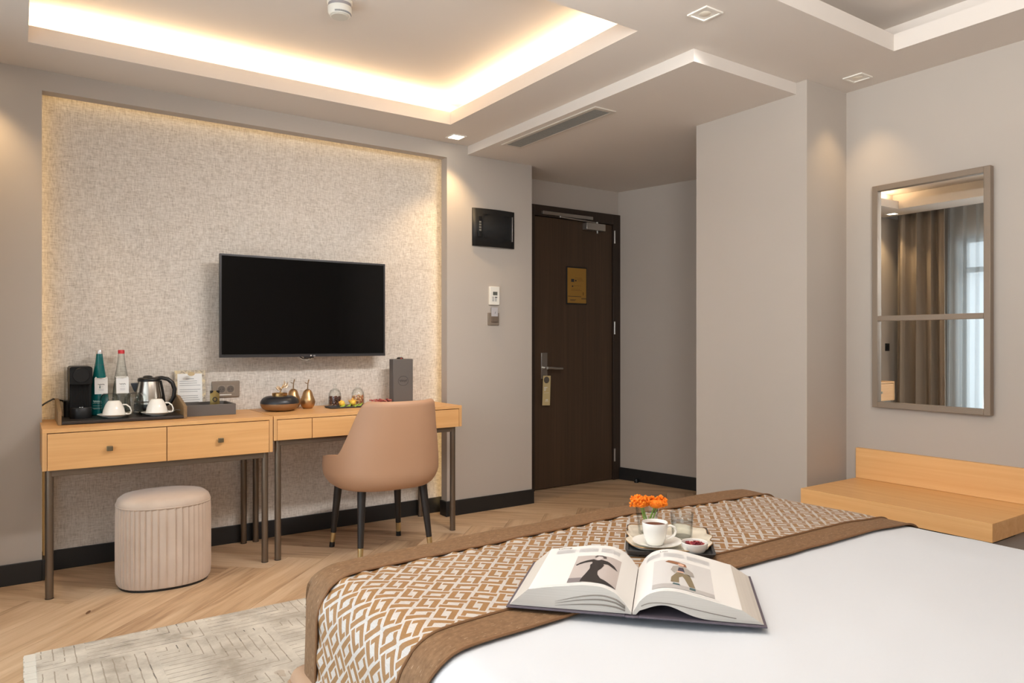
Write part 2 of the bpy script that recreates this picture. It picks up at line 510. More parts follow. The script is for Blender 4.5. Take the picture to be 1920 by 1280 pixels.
tag(o, 'heavy taupe drape beside the desk, seen only in the mirror', 'curtain')
m = bpy.data.materials.new('sheer_fabric'); m.use_nodes = True; t = m.node_tree; t.nodes.clear()
out = t.nodes.new('ShaderNodeOutputMaterial'); mx = t.nodes.new('ShaderNodeMixShader'); mx2 = t.nodes.new('ShaderNodeMixShader')
tr = t.nodes.new('ShaderNodeBsdfTransparent'); di = t.nodes.new('ShaderNodeBsdfDiffuse'); tl = t.nodes.new('ShaderNodeBsdfTranslucent')
di.inputs[0].default_value = S(225, 228, 228); tl.inputs[0].default_value = S(225, 228, 228)
mx.inputs[0].default_value = .5; mx2.inputs[0].default_value = .52
t.links.new(di.outputs[0], mx.inputs[1]); t.links.new(tl.outputs[0], mx.inputs[2])
t.links.new(tr.outputs[0], mx2.inputs[1]); t.links.new(mx.outputs[0], mx2.inputs[2]); t.links.new(mx2.outputs[0], out.inputs[0])
M_sheer = m
o = curtain_mesh(-.5, 3.62, -.535, .028, 34, 5, nu=560).build('sheer_curtain', M_sheer, smooth=180)
tag(o, 'white sheer curtain over the window, seen only in the mirror', 'curtain')
t = thing('light_switch', 'black switch plate by the drape, seen only in the mirror', 'switch', (-.38, YW, 1.09))
bx('plate', M_black, -.035, .035, -.010, 0, -.04, .04, t); bx('rocker', M_blackm, -.022, .022, -.014, -.009, -.026, .026, t, bevel=.001)

# ------------------------------------------------------------------ entrance door
dr = bpy.data.objects.new('door_1', None); COL.objects.link(dr); dr.location = (3.68, 4.48, 0); struct(dr)
bx('leaf', M_door, -.40, .405, -.005, .035, .006, 2.118, dr, bevel=.002)
f = MB(); f.box(-.48, -.40 - .003, -.022, .10, 0, 2.205); f.box(.408, .485, -.022, .10, 0, 2.205); f.box(-.403, .408, -.022, .10, 2.121, 2.205)
f.build('door_frame', M_dframe, dr, bevel=.002)
bx('back_stop', M_dframe, -.403, .408, .04, .10, 0, 2.121, dr, bevel=0, smooth=0)
h = MB(); h.box(-.333, -.274, -.012, -.005, .86, 1.062)
h.build('lock_plate', M_steel, dr, bevel=.002)
h = MB(); h.cyl((-.303, -.012, .945), (-.303, -.052, .945), .011); h.tube([(-.303, -.05, .945), (-.26, -.052, .944), (-.21, -.052, .94), (-.157, -.052, .938)], [.012, .012, .012, .011], 10, sq=(1.1, .8))
h.build('door_handle', M_steel, dr)
for zz in (.155, 1.21, 1.965):
    MB().cyl((.417, -.026, zz), (.417, -.026, zz + .105), .0075).build('hinge', M_steel, dr)
cl = bx('door_closer', M_steel, .085, .285, -.062, -.006, 2.05, 2.105, dr, bevel=.003)
bx('closer_rail', M_steel, -.34, .165, -.046, -.022, 2.132, 2.158, cl, bevel=.002)
h = MB(); h.cyl((.22, -.03, 2.115), (-.165, -.034, 2.128), .006); h.cyl((.22, -.03, 2.100), (.22, -.03, 2.122), .011); h.cyl((-.165, -.034, 2.122), (-.165, -.034, 2.136), .010)
h.cyl((.22, -.034, 2.03), (.22, -.034, 2.05), .008)
h.build('closer_arm', M_steel, cl)

def strokes(name, pts, r, mat, parent):
    MB().tube(pts, r, 5).build(name, mat, parent)

def bars(name, rects, mat, parent, y=0, th=.0006):
    mb = MB()
    for x0, x1, z0, z1 in rects: mb.box(x0, x1, y - th, y, z0, z1)
    return mb.build(name, mat, parent, smooth=0, kind='stuff' if len(rects) > 1 else None)

t = thing('evacuation_plan', 'small gold plan plaque in a thin dark frame on the door', 'sign', (3.70, 4.474, 1.597))
bx('frame', M_blackm, -.106, .106, -.008, -.001, -.150, .150, t)
M_plaque = simple('gold_plaque', S(156, 116, 48), .5, .1)
bx('plaque', M_plaque, -.097, .097, -.010, -.008, -.140, .140, t, bevel=0)
bars('plan_print', [(-.060, -.030, .028, .052), (-.020, -.006, .034, .046), (-.052, -.040, -.012, .000), (-.095, .042, -.089, -.085), (.045, .095, -.101, -.098), (.045, .095, -.107, -.104), (-.070, -.01, -.115, -.112), (-.07, -.02, -.122, -.119)], M_inkd, t, -.0102)
bars('plan_lines', [(-.025, .05, .060, .0625), (0, .06, .05, .0525), (.01, .07, .038, .0405), (-.035, .04, -.002, .0005), (-.06, .03, -.03, -.0275), (-.06, .05, -.04, -.0375), (.06, .07, -.075, -.05)], simple('plaque_line', S(112, 76, 28), .6), t, -.0102)

t = thing('door_hanger', 'gold card hanger with round dark emblem on the door handle', 'hanger', (3.384, 4.453, .77))
M_hang = simple('gold_card', S(206, 186, 138), .6)
hg = MB(); hg.box(-.037, .037, -.002, 0, -.115, .115); hg.build('card', M_hang, t, rot=(0, R(2), 0), bevel=.0005)
em = MB(); em.lathe([(.001, 0), (.026, 0), (.026, .001), (.001, .001)], 24, M=Matrix.Rotation(R(90), 4, 'X')); em.build('emblem', simple('emblem_grey', S(94, 86, 78), .6), t, loc=(.0, -.002, .082))
bars('hanger_text', [(-.024, .008, .022, .027), (-.024, -.004, .010, .015), (-.024, -.008, -.001, .004), (-.024, .022, -.018, -.0165), (-.01, .014, -.076, -.070), (-.014, .018, -.085, -.083)], M_paper, t, -.0022)

# wall devices right of the niche
t = thing('fuse_box', 'black electrical panel box high on the wall right of the niche', 'panel', (2.69, YW, 1.795))
fb = MB()
def fbfn(u, v): return (-.17 + .34 * u, -.012 - .016 * math.sin(PI * u), .254 * v)
fb.grid(fbfn, 12, 1); fb.build('cover', M_blackm, t, smooth=60, solid=.012, soff=-1)
bx('body', M_blackm, -.168, .168, -.012, 0, .002, .252, t)
bx('window', M_black, -.132, -.105, -.028, -.018, .06, .20, t)
bars('breakers', [(-.128, -.112, .10 + i * .018, .112 + i * .018) for i in range(4)], simple('breaker_grey', S(120, 118, 112), .5), t, -.0285)
h = MB(); h.box(.140, .147, -.030, -.018, .045, .215); h.build('handle', M_steel, t, bevel=.001)
d = MB(); d.tube([(-.098, -.0265, .055), (.13, -.023, .055), (.13, -.023, .215), (-.098, -.0265, .215)], .0014, 4, closed=True); d.build('door_seam', simple('seam_dark', S(8, 8, 8), .5), t)

t = thing('thermostat', 'small white thermostat with a dark display below the black panel', 'thermostat', (2.694, YW, 1.40))
bx('body', M_white, -.040, .040, -.018, 0, 0, .126, t, bevel=.003)
bx('display', simple('lcd_grey', S(96, 98, 92), .3), -.015, .020, -.0195, -.0175, .066, .090, t, bevel=0)
for i, (bx_, bz_, cc) in enumerate([(-.014, .052, 0), (.008, .052, 1), (-.014, .040, 0), (.008, .040, 0), (-.014, .029, 0), (.008, .029, 0)]):
    bx('button', M_inkd if cc else M_ink, bx_ - .007, bx_ + (.011 if cc else .007), -.0192, -.0175, bz_ - .003, bz_ + .003, t, bevel=0)
t = thing('card_switch', 'taupe key card switch under the white thermostat', 'switch', (2.69, YW, 1.262))
M_taupe = simple('taupe_plastic', S(142, 128, 114), .45, .2)
bx('plate', M_taupe, -.044, .044, -.012, 0, 0, .084, t, bevel=.002)
bx('slot_cover', simple('taupe_dark', S(118, 104, 92), .45, .2), -.024, .030, -.022, -.011, .020, .060, t, bevel=.002)
t = thing('key_card', 'white key card standing in the taupe card switch', 'card', (2.693, YW - .0165, 1.31))
bx('card', simple('grey_card', S(186, 182, 184), .5), -.026, .026, -.001, .001, 0, .072, t, bevel=0)
text('mark', '\u0131', .03, M_inkd, t, (.002, -.0015, .030), (R(90), 0, 0), .4)

# ------------------------------------------------------------------ television
t = thing('television', 'black flat television on the wallpapered niche wall above the desk', 'television', (1.408, 4.16, 1.061))
bx('back_case', M_blackm, -.40, .40, .018, .07, .06, .50, t, bevel=.01)
bx('panel', M_black, -.492, .488, 0, .02, 0, .572, t, bevel=.002)
M_screen = simple('screen_glass', S(4, 4, 5), .09, 0, .3)
bx('screen', M_screen, -.481, .477, -.0012, 0, .018, .561, t, bevel=0)
bz = MB(); bz.box(-.492, .488, -.004, 0, 0, .014); bz.box(-.492, .488, -.002, 0, .564, .572); bz.box(-.492, -.484, -.002, 0, .014, .564); bz.box(.480, .488, -.002, 0, .014, .564)
bz.build('bezel', simple('bezel_grey', S(64, 62, 64), .35, .5), t, smooth=0)
lg = text('logo', 'LG', .011, simple('logo_white', S(215, 215, 215), .5), t, (.035, -.0045, .003), (R(90), 0, 0))
MB().cyl((.016, -.0042, .007), (.016, -.0048, .007), .0045).build('logo_disc', simple('logo_silver', S(200, 195, 195), .4), t)
bx('wall_bracket', M_blackm, -.12, .12, .06, .138, .15, .40, t)
c1 = MB(); c1.tube([(-.06, .035, .01), (-.03, .025, -.014), (0, .02, -.02), (.03, .025, -.012), (.05, .035, .01)], .0022, 6); c1.build('white_cable', M_white, t)
c1 = MB(); c1.tube([(-.05, .04, .01), (-.02, .03, -.012), (.02, .03, -.016), (.045, .04, .01)], .003, 6); c1.build('black_cable', M_black, t)
bx('sensor', M_black, -.02, .035, .0, .02, -.008, .002, t)

# ------------------------------------------------------------------ sockets on the wallpaper
t = thing('wall_socket', 'taupe double power socket on the wallpaper above the grey box', 'socket', (.978, YN, .88))
bx('plate', M_taupe, -.075, .075, -.012, 0, -.046, .046, t, bevel=.004)
for sx in (-.024, .024):
    bx('socket_insert', simple('insert', S(150, 136, 122), .45, .1), sx - .0225, sx + .0225, -.0135, -.011, -.024, .022, t, bevel=.001)
    k = MB(); k.lathe([(.0190, 0), (.0190, .0014), (.0170, .0014), (.0166, .0005), (.0005, .0005)], 24, cap=False, M=Matrix.Rotation(R(90), 4, 'X'))
    k.build('socket_well', simple('well', S(104, 94, 86), .5), t, loc=(sx, -.0135, 0))
    k = MB(); k.cyl((sx - .008, -.0135, 0), (sx - .008, -.0144, 0), .0022, seg=8)
    k.build('contact_hole', M_black, t); k = MB(); k.cyl((sx + .008, -.0135, 0), (sx + .008, -.0144, 0), .0022, seg=8)
    k.build('contact_hole', M_black, t)
bx('label_strip', M_white, -.05, .03, -.0130, -.0115, -.034, -.029, t, bevel=0)

# ------------------------------------------------------------------ desks
def desk(name, label, L, zb, nd, loc, splits, legs, knobs):
    t = thing(name, label, 'desk', loc)
    D = .485; top = .76
    bx('desk_top', M_oak, 0, L, 0, D, top - .018, top, t, bevel=.001)
    bx('side_panel', M_oakz, 0, .018, 0, D, zb, top - .018, t, bevel=.001)
    bx('side_panel', M_oakz, L - .018, L, 0, D, zb, top - .018, t, bevel=.001)
    bx('bottom_panel', M_oak, .018, L - .018, .02, D, zb, zb + .016, t, bevel=0)
    bx('back_panel', M_gap, .018, L - .018, .06, .07, zb + .016, top - .018, t, bevel=0)
    for i in range(nd):
        x0, x1 = splits[i] + .0018, splits[i + 1] - .0018
        dd = bx('drawer', M_oak, x0, x1, .0005, .05, zb, top - .0215, t, bevel=.0008)
        if knobs:
            xm, zm = (x0 + x1) / 2, (zb + top - .02) / 2
            k = MB(); k.box(xm - .0125, xm + .0125, -.024, -.008, zm - .011, zm + .011); k.cyl((xm, .002, zm), (xm, -.01, zm), .006)
            k.build('knob', M_knob, dd, bevel=.002)
    for x in legs:
        for y in (.03, .455):
            MB().cyl((x, y, .003), (x, y, zb), .0165, seg=18).build('leg', M_bronze, t)
            MB().cyl((x, y, 0), (x, y, .003), .0175, seg=18).build('foot', M_black, t)
    for y in (.03, .455):
        bx('rail', M_bronze, legs[0], legs[1], y - .014, y + .014, zb - .030, zb, t, bevel=.002)
    return t
desk('minibar_desk', 'light oak desk with two deep drawers holding the coffee tray', 1.008, .575, 2, (.092, 3.80, 0), (.018, .504, .990), (.028, .975), True)
desk('writing_desk', 'slim light oak writing desk behind the beige chair', 1.136, .632, 2, (1.104, 3.80, 0), (.018, .205, 1.118), (.03, 1.088), False)

# ------------------------------------------------------------------ beige chair
n = NT('beige_leatherette', S(181, 141, 112), .5, 0, .4)
n.bump(n.noise(n.tc(), 420, 3), .08, .0006)
M_chair = n.mat
M_cleg = simple('dark_leg', S(34, 29, 27), .45)
t = thing('desk_chair', 'beige upholstered chair on black legs, its back to the bed', 'chair', (1.662, 3.70, 0))
def smooth(a, b, x):
    k = min(1, max(0, (x - a) / (b - a))); return k * k * (3 - 2 * k)
def pl(phi, k=1.0, a=.258, b=.245, e=2.6):
    sn, cs = math.sin(phi), math.cos(phi)
    return (k * a * math.copysign(abs(sn) ** (2 / e), sn), -k * b * math.copysign(abs(cs) ** (2 / e), cs))
def toph(phi):
    d = abs(math.degrees(phi))
    h = .845 - .290 * smooth(43, 76, d) - .028 * smooth(78, 112, d)
    h -= .075 * smooth(112, 128, d) ** 1.5
    return h
NP = 72; PH = [R(-128 + 256 * i / NP) for i in range(NP + 1)]
def shell(phi, v):
    if v < .12:
        q = v / .12; a = q * PI / 2
        k = .80 + .20 * math.sin(a); zz = .395 + .05 * (1 - math.cos(a))
    else:
        q = (v - .12) / .88; k = 1.0; zz = .445 + (toph(phi) - .445) * q
    x, y = pl(phi, k)
    lean = max(0, (zz - .48)) / .37
    wb = max(0, math.cos(phi))
    y -= .045 * lean ** 1.2 * wb
    x *= 1 - .14 * lean
    x *= 1 + .03 * math.sin(PI * min(1, max(0, (zz - .40) / .3)))
    return (x, y, zz)
mb = MB(); mb.grid(lambda u, v: shell(R(-128 + 256 * u), v), NP, 16)
mb.build('shell', M_chair, t, smooth=180, solid=.042, soff=1, subsurf=1)
pp = []
for ph in PH[6:-6]:
    p = Vector(shell(ph, 1)); p.z -= .012; q = Vector((p.x, p.y, 0)).normalized()
    pp.append((p.x + q.x * .002, p.y + q.y * .002, p.z))
MB().tube(pp, .0028, 6).build('piping', M_chair, t)
cus = [[(pl(2 * PI * i / 40, k)[0] * .86, pl(2 * PI * i / 40, k)[1] * .86 + .03, z_) for i in range(40)] for k, z_ in ((.86, .40), (1, .42), (1, .455), (.95, .475), (.6, .482))]
MB().loft(cus).build('seat', M_chair, t, smooth=180)
for sx, sy in ((-1, 1), (1, 1), (-1, -1), (1, -1)):
    xb, yb = .205 * sx, (.205 if sy > 0 else -.20)
    xt, yt = .175 * sx, (.165 if sy > 0 else -.15)
    P = lambda q: (xb + (xt - xb) * q, yb + (yt - yb) * q, .41 * q)
    lg_ = MB().cyl(P(.20), P(1), .0155, .0245, 14).build('leg', M_cleg, t)
    MB().cyl(P(.07), P(.20), .0138, .0152, 14).build('brass_tip', M_brass, lg_)
    MB().cyl((P(0)[0], P(0)[1], 0), P(.07), .0150, .0145, 14).build('foot', M_black, lg_)

# ------------------------------------------------------------------ pleated pouf
n = NT('pouf_velvet', S(192, 172, 155), .8, 0, .2)
n.set('Sheen Weight', .4); n.set('Sheen Roughness', .4)
n.set('Base Color', n.mix(n.noise(n.tc(), 9, 4), S(186, 165, 148), S(214, 195, 179)))
M_pouf = n.mat
t = thing('pouf', 'pleated beige velvet pouf under the desk with the coffee tray', 'pouf', (.587, 3.825, 0), R(-4))
def pz(phi, k=1.0, a=.208, b=.188, e=2.35):
    cs, sn = math.cos(phi), math.sin(phi)
    return (k * a * math.copysign(abs(cs) ** (2 / e), cs), k * b * math.copysign(abs(sn) ** (2 / e), sn))
SEG = 288
def ring(k, z_, pleat):
    o_ = []
    for i in range(SEG):
        ph = 2 * PI * i / SEG
        fr = (i % 6) / 6.
        kk = k - pleat * (.030 * (1 - fr) if fr > 0 else .045)
        x, y = pz(ph, kk); o_.append((x, y, z_))
    return o_
MB().loft([ring(.965, .012, .2), ring(.995, .022, .6), ring(1.01, .06, 1), ring(1.012, .2, 1), ring(1.008, .33, 1), ring(1.0, .368, .8), ring(.985, .382, .3)]).build('pleated_skirt', M_pouf, t, smooth=50)
def r2(k, z_): return [(*pz(2 * PI * i / 72, k), z_) for i in range(72)]
MB().loft([r2(.985, .374), r2(.992, .386), r2(.96, .404), r2(.88, .417), r2(.7, .425), r2(.4, .429), r2(.1, .43)]).build('top_cushion', M_pouf, t, smooth=180)
MB().tube([(*pz(2 * PI * i / 90, .99), .381) for i in range(90)], .0028, 6, closed=True).build('piping', M_pouf, t)
MB().loft([r2(.94, 0), r2(.94, .014)]).build('base', M_black, t)

# ------------------------------------------------------------------ rug
n = NT('rug_pile', rough=.95, spec=.1)
x_, y_, z_ = n.sep(n.tc())[:3]
CS = .42
def cell(v): return n.math('DIVIDE', v, CS)
sh = n.math('FLOOR', cell(y_))
ux = n.math('ADD', cell(x_), n.math('MULTIPLY', sh, .5))
fx = n.math('FRACT', n.math('ADD', ux, 40.)); fy = n.math('FRACT', n.math('ADD', cell(y_), 40.))
wob = n.math('MULTIPLY', n.math('SUBTRACT', n.noise(n.tc(), 14, 3), .5), .05)
d = n.math('MAXIMUM', fx, n.math('SUBTRACT', 1., fy))
ln = n.math('FRACT', n.math('ADD', n.math('MULTIPLY', d, 12.), n.math('MULTIPLY', wob, 5.)))
groove = n.math('LESS_THAN', ln, .11)
brk = n.math('GREATER_THAN', n.noise(n.tc(), 13, 3), .40)
cloud = n.noise(n.tc(), 5.5, 5, .65)
base = n.ramp(cloud, [(.34, S(176, 166, 152)), (.5, S(208, 200, 187)), (.66, S(228, 220, 206))])
speck = n.noise(n.tc(), 120, 3, .7)
base = n.mix(n.math('MULTIPLY', speck, .22), base, S(140, 130, 118))
stain = n.math('GREATER_THAN', n.noise(n.tc(), 7.5, 2), .70)
base = n.mix(n.math('MULTIPLY', stain, .35), base, S(160, 130, 98))
gcol = n.mix(n.math('GREATER_THAN', n.noise(n.tc(), 9, 2), .62), S(160, 148, 132), S(104, 98, 92))
n.set('Base Color', n.mix(n.math('MULTIPLY', n.math('MULTIPLY', groove, brk), .85), base, gcol))
n.bump(n.math('SUBTRACT', n.math('MULTIPLY', speck, .3), groove), .5, .004)
M_rug = n.mat
t = thing('rug', 'pale grey beige rug with carved lines on the floor left of the bed', 'rug', (0, 0, 0))
bx('pile', M_rug, .055, 2.75, .75, 3.158, 0.0005, .013, t, bevel=.003)
fr = MB()
for i in range(160):
    y0 = .75 + i * 2.408 / 160
    fr.box(.018 + random.uniform(0, .004), .057, y0, y0 + .0148, .0005, .010 + random.uniform(0, .002))
fr.build('fringe', simple('rug_fringe', S(224, 219, 208), .95), t, smooth=0, kind='stuff')

# ------------------------------------------------------------------ bed
n = NT('bed_leather', S(186, 152, 124), .5, 0, .35)
n.set('Base Color', n.mix(n.noise(n.mp(n.tc(), (4, 4, 30)), 1, 4), S(166, 132, 106), S(196, 164, 136)))
M_bedbase = n.mat
M_mat = simple('mattress_white', S(228, 226, 222), .8)
t = thing('bed', 'low double bed with a tan upholstered base on the right', 'bed', (1.3, .53, 0))
bx('bed_base', M_bedbase, -.808, .797, -1.05, 1.07, .10, .435, t, bevel=.03, seg=4)
MB().tube([(-.810, -1.0, .405), (-.810, 1.045, .405), (-.786, 1.071, .405), (.775, 1.071, .405), (.799, 1.045, .405), (.799, -1.0, .405)], .004, 6).build('piping', M_bedbase, t)
bx('mattress', M_mat, -.74, .74, -1.03, .99, .436, .622, t, bevel=.05, seg=4)
for sx in (-.7, .7):
    for sy in (-.95, .97):
        bx('leg', M_black, sx - .03, sx + .03, sy - .03, sy + .03, .0135 if sy > 0 else 0, .10, t)

XL, XR, BR, HT, YF = .522, 2.085, .085, .645, 1.60
def upath(u, e=0.):     # u: metres along the section; 0 at the left top corner start of the flat; returns x, drop, nx, nz
    flat = XR - XL - 2 * BR; arc = BR * PI / 2
    if u < 0:
        q = -u
        if q < arc: a = q / BR; return XL + BR - (BR + e) * math.sin(a), BR - (BR + e) * math.cos(a)
        s_ = q - arc; return XL - e - .07 * s_ * s_ - .02 * s_, BR + s_
    if u <= flat: return XL + BR + u, -e
    q = u - flat
    if q < arc: a = q / BR; return XR - BR + (BR + e) * math.sin(a), BR - (BR + e) * math.cos(a)
    s_ = q - arc; return XR + e, BR + s_
def vpath(v, e=0., rv=.05):   # v = y until the foot edge, then over it
    if v <= YF - rv: return v, 0.
    q = v - (YF - rv)
    if q < rv * PI / 2: a = q / rv; return YF - rv + (rv + e) * math.sin(a), rv * (1 - math.cos(a))
    return YF + e, rv + (q - rv * PI / 2)
def bed_pt(u, v, e=0., wr=1.):
    x, dz = upath(u, e); y, dv = vpath(v, e)
    z_ = HT - dz - dv
    flat = XR - XL - 2 * BR
    if 0 < u < flat:
        z_ += .012 * math.sin(PI * u / flat) ** .7
    nz = mnoise.noise(Vector((x * 3.1, y * 3.1, 1.7))) * .006 + mnoise.noise(Vector((x * 9, y * 9, 5.1))) * .0022
    if dz < .02: z_ += nz * wr
    else: x += nz * 1.3 * wr
    rc = .075
    dy = y - (YF - rc)
    if dy > 0 and dz > BR * .25:
        ins = rc - math.sqrt(max(0, rc * rc - min(dy, rc) ** 2))
        k = min(1, dz / BR)
        x += ins * k * (1 if u < 0 else -1)
    return (x, y, max(z_, .10))
n = NT('white_cotton', S(211, 214, 219), .85, 0, .15)
n.bump(n.noise(n.tc(), 5, 4), .10, .02)
M_duvet = n.mat
U0, U1 = -.42, (XR - XL - 2 * BR) + .42
mb = MB(); mb.grid(lambda u, v: bed_pt(U0 + (U1 - U0) * u, -.52 + (YF + .20 + .52) * v, 0.), 120, 110)
o = mb.build('duvet', M_duvet, smooth=180)
tag(o, 'smooth white duvet covering the bed', 'duvet')

# runner with woven key pattern
def keypattern(n, u, v):
    C = .0475
    p = n.math('DIVIDE', n.math('MULTIPLY', n.math('SUBTRACT', u, v), A2), C)
    q = n.math('DIVIDE', n.math('MULTIPLY', n.math('ADD', u, v), A2), C)
    p = n.math('ADD', p, 200.); q = n.math('ADD', q, 200.)
    par = n.math('MODULO', n.math('ADD', n.math('FLOOR', p), n.math('FLOOR', q)), 2.)
    x = n.math('MULTIPLY', n.math('FRACT', p), 8.); y = n.math('MULTIPLY', n.math('FRACT', q), 8.)
    # second motif is the first one turned by a quarter
    isb = n.math('GREATER_THAN', par, .5)
    def sel(a, b): return n.math('ADD', n.math('MULTIPLY', a, n.math('SUBTRACT', 1., isb)), n.math('MULTIPLY', b, isb))
    X = sel(x, y); Y = sel(y, n.math('SUBTRACT', 8., x))
    def rect(x0, x1, y0, y1):
        a = n.math('MULTIPLY', n.math('GREATER_THAN', X, x0), n.math('LESS_THAN', X, x1))
        b = n.math('MULTIPLY', n.math('GREATER_THAN', Y, y0), n.math('LESS_THAN', Y, y1))
        return n.math('MULTIPLY', a, b)
    r = rect(.75, 2.75, .6, 8.1)
    for rc in ((.75, 4.7, .6, 2.1), (5.25, 7.25, -.1, 7.4), (3.3, 7.25, 5.9, 7.4)):
        r = n.math('MAXIMUM', r, rect(*rc))
    return r
n = NT('runner_jacquard', rough=.5, spec=.4)
uvn = n.node('ShaderNodeUVMap'); uvn.uv_map = 'UVMap'
wv = n.noise(n.tc(), 11, 2)
su = n.sep(uvn.outputs[0])
wob = n.math('MULTIPLY', n.math('SUBTRACT', wv, .5), .008)
r = keypattern(n, n.math('ADD', su[0], wob), n.math('ADD', su[1], wob))
th = n.noise(n.mp(uvn.outputs[0], (700, 60, 1)), 1, 2)
br = n.mix(th, S(136, 99, 61), S(168, 128, 84))
wt = n.mix(th, S(178, 171, 165), S(214, 209, 204))
n.set('Base Color', n.mix(r, wt, br))
n.set('Roughness', n.math('ADD', n.math('MULTIPLY', r, .16), .30))
n.bump(n.math('ADD', r, n.math('MULTIPLY', th, .3)), .35, .0016)
M_jac = n.mat
n = NT('runner_velvet', rough=.7, spec=.25)
uvn = n.node('ShaderNodeUVMap'); uvn.uv_map = 'UVMap'
sl = n.noise(n.mp(uvn.outputs[0], (70, 120, 1)), 1, 5, .7)
fl_ = n.noise(n.mp(uvn.outputs[0], (60, 420, 1)), 1, 2)
cc = n.ramp(sl, [(.3, S(112, 84, 59)), (.55, S(132, 101, 73)), (.75, S(146, 114, 84))])
cc = n.mix(n.math('MULTIPLY', n.math('GREATER_THAN', fl_, .69), .6), cc, S(214, 190, 160))
n.set('Base Color', cc); n.bump(sl, .25, .001)
M_velvet = n.mat
t = thing('bed_runner', 'gold and white key patterned bed runner with brown borders across the bed', 'bed runner', (1.3, 1.3, 0))
def rpart(name, v0, v1, e, mat, nv, amp=0.):
    ur0, ur1 = -.46, (XR - XL - 2 * BR) + .40
    def fn(a, b):
        u = ur0 + (ur1 - ur0) * a; v = v0 + (v1 - v0) * b
        ee = e + amp * math.sin(u * 95 + 2 * math.sin(u * 23)) * max(0, 1 - abs(v - (v1 - .012)) / .03)
        x, y, z_ = bed_pt(u, v, ee)
        return (x - 1.3, y - 1.3, z_)
    mb = MB(); mb.grid(fn, 260, nv, uvfn=lambda a, b: (ur0 + (ur1 - ur0) * a, v0 + (v1 - v0) * b))
    return mb.build(name, mat, t, smooth=180, solid=.003, soff=-1)
V0, V1, V2, V3 = 1.005, 1.088, 1.468, 1.650
rpart('pattern_panel', V1 - .004, V2 + .004, .0065, M_jac, 44, .0035)
rpart('border', V0, V1, .0085, M_velvet, 10)
rpart('border', V2, V3, .0095, M_velvet, 16)
def rpipe(v, e):
    ur0, ur1 = -.46, (XR - XL - 2 * BR) + .40
    pts = []
    for i in range(200):
        x, y, z_ = bed_pt(ur0 + (ur1 - ur0) * i / 199, v, e); pts.append((x - 1.3, y - 1.3, z_))
    MB().tube(pts, .0028, 6).build('piping', simple('piping_brown', S(128, 92, 60), .7), t)
rpipe(V1, .0095); rpipe(V2, .010); rpipe(V0 + .002, .008)

# ------------------------------------------------------------------ open book
M_pgside = NT('page_edges', S(214, 208, 198), .8)
_n = M_pgside; _n.set('Base Color', _n.mix(_n.noise(_n.mp(_n.tc(), (1, 1, 900)), 1, 2), S(186, 179, 170), S(210, 204, 196))); M_pgside = _n.mat
M_cover = simple('book_cover_plum', S(92, 84, 94), .6)
bk = thing('open_book', 'large open fashion book lying across the runner and white duvet', 'book', (.986, 1.013, HT + .0215), R(-47.0))
def bkz(x):     # page profile, x across the spread
    a = abs(x)
    if x < 0:
        pts = [(0, .006), (.012, .022), (.028, .038), (.052, .0475), (.085, .049), (.12, .045), (.155, .040), (.19, .034)]
    else:
        pts = [(0, .006), (.012, .026), (.028, .041), (.05, .0485), (.075, .0495), (.11, .043), (.15, .034), (.19, .025)]
    for i in range(len(pts) - 1):
        if a <= pts[i + 1][0]:
            k = (a - pts[i][0]) / (pts[i + 1][0] - pts[i][0])
            p0 = pts[max(i - 1, 0)][1]; p1 = pts[i][1]; p2 = pts[i + 1][1]; p3 = pts[min(i + 2, len(pts) - 1)][1]
            return p1 + .5 * k * (p2 - p0 + k * (2 * p0 - 5 * p1 + 4 * p2 - p3 + k * (3 * (p1 - p2) + p3 - p0)))
    return pts[-1][1]
BH2 = .135
cv = MB(); cv.box(-.226, -.012, -BH2, BH2, 0, .003); cv.box(.012, .226, -BH2, BH2, 0, .003); cv.box(-.012, .012, -BH2, BH2, -.001, .002)
cv.build('cover', M_cover, bk, bevel=.001)
def bottomz(x):
    a = abs(x)
    if x > 0: return .004 + .020 * math.exp(-((a - .055) / .042) ** 2) if a > .012 else .004
    return .004
def block(sgn):
    mb = MB(); N = 30
    X = [sgn * (.0008 + .185 * i / N) for i in range(N + 1)]
    rows = []
    for i, x in enumerate(X):
        zt = bkz(x); zb_ = min(bottomz(x), zt - .003)
        ext = 0
        rows.append((x, zt, zb_))
    yb = BH2 - .006
    vs = []
    for x, zt, zb_ in rows:
        fx_ = x
        vs += [(fx_, -yb, zt), (fx_, yb, zt), (fx_, -yb, zb_), (fx_, yb, zb_)]
    fs = []; ms = []
    for i in range(N):
        a, b_ = i * 4, i * 4 + 4
        q = [((a, b_, b_ + 1, a + 1), 0), ((a + 2, a + 3, b_ + 3, b_ + 2), 1), ((a, a + 2, b_ + 2, b_), 1), ((a + 1, b_ + 1, b_ + 3, a + 3), 1)]
        for f_, m_ in q:
            fs.append(f_ if sgn > 0 else f_[::-1]); ms.append(m_)
    base = len(mb.v); mb.v += vs
    for f_, m_ in zip(fs, ms): mb.f.append(f_); mb.m.append(m_)
    # sloped fore edge
    l = N * 4; xo = sgn * .221
    k = len(mb.v); mb.v += [(xo, -yb, .004), (xo, yb, .004)]
    for f_ in ((l, k, k + 1, l + 1), (l + 2, l + 3, k + 1, k), (l, l + 2, k), (l + 1, k + 1, l + 3)):
        mb.f.append(f_ if sgn > 0 else f_[::-1]); mb.m.append(1)
    return mb.build('page_block', [simple('page_white', S(226, 224, 221), .75), M_pgside], bk, smooth=50)
for sg in (-1, 1): block(sg)
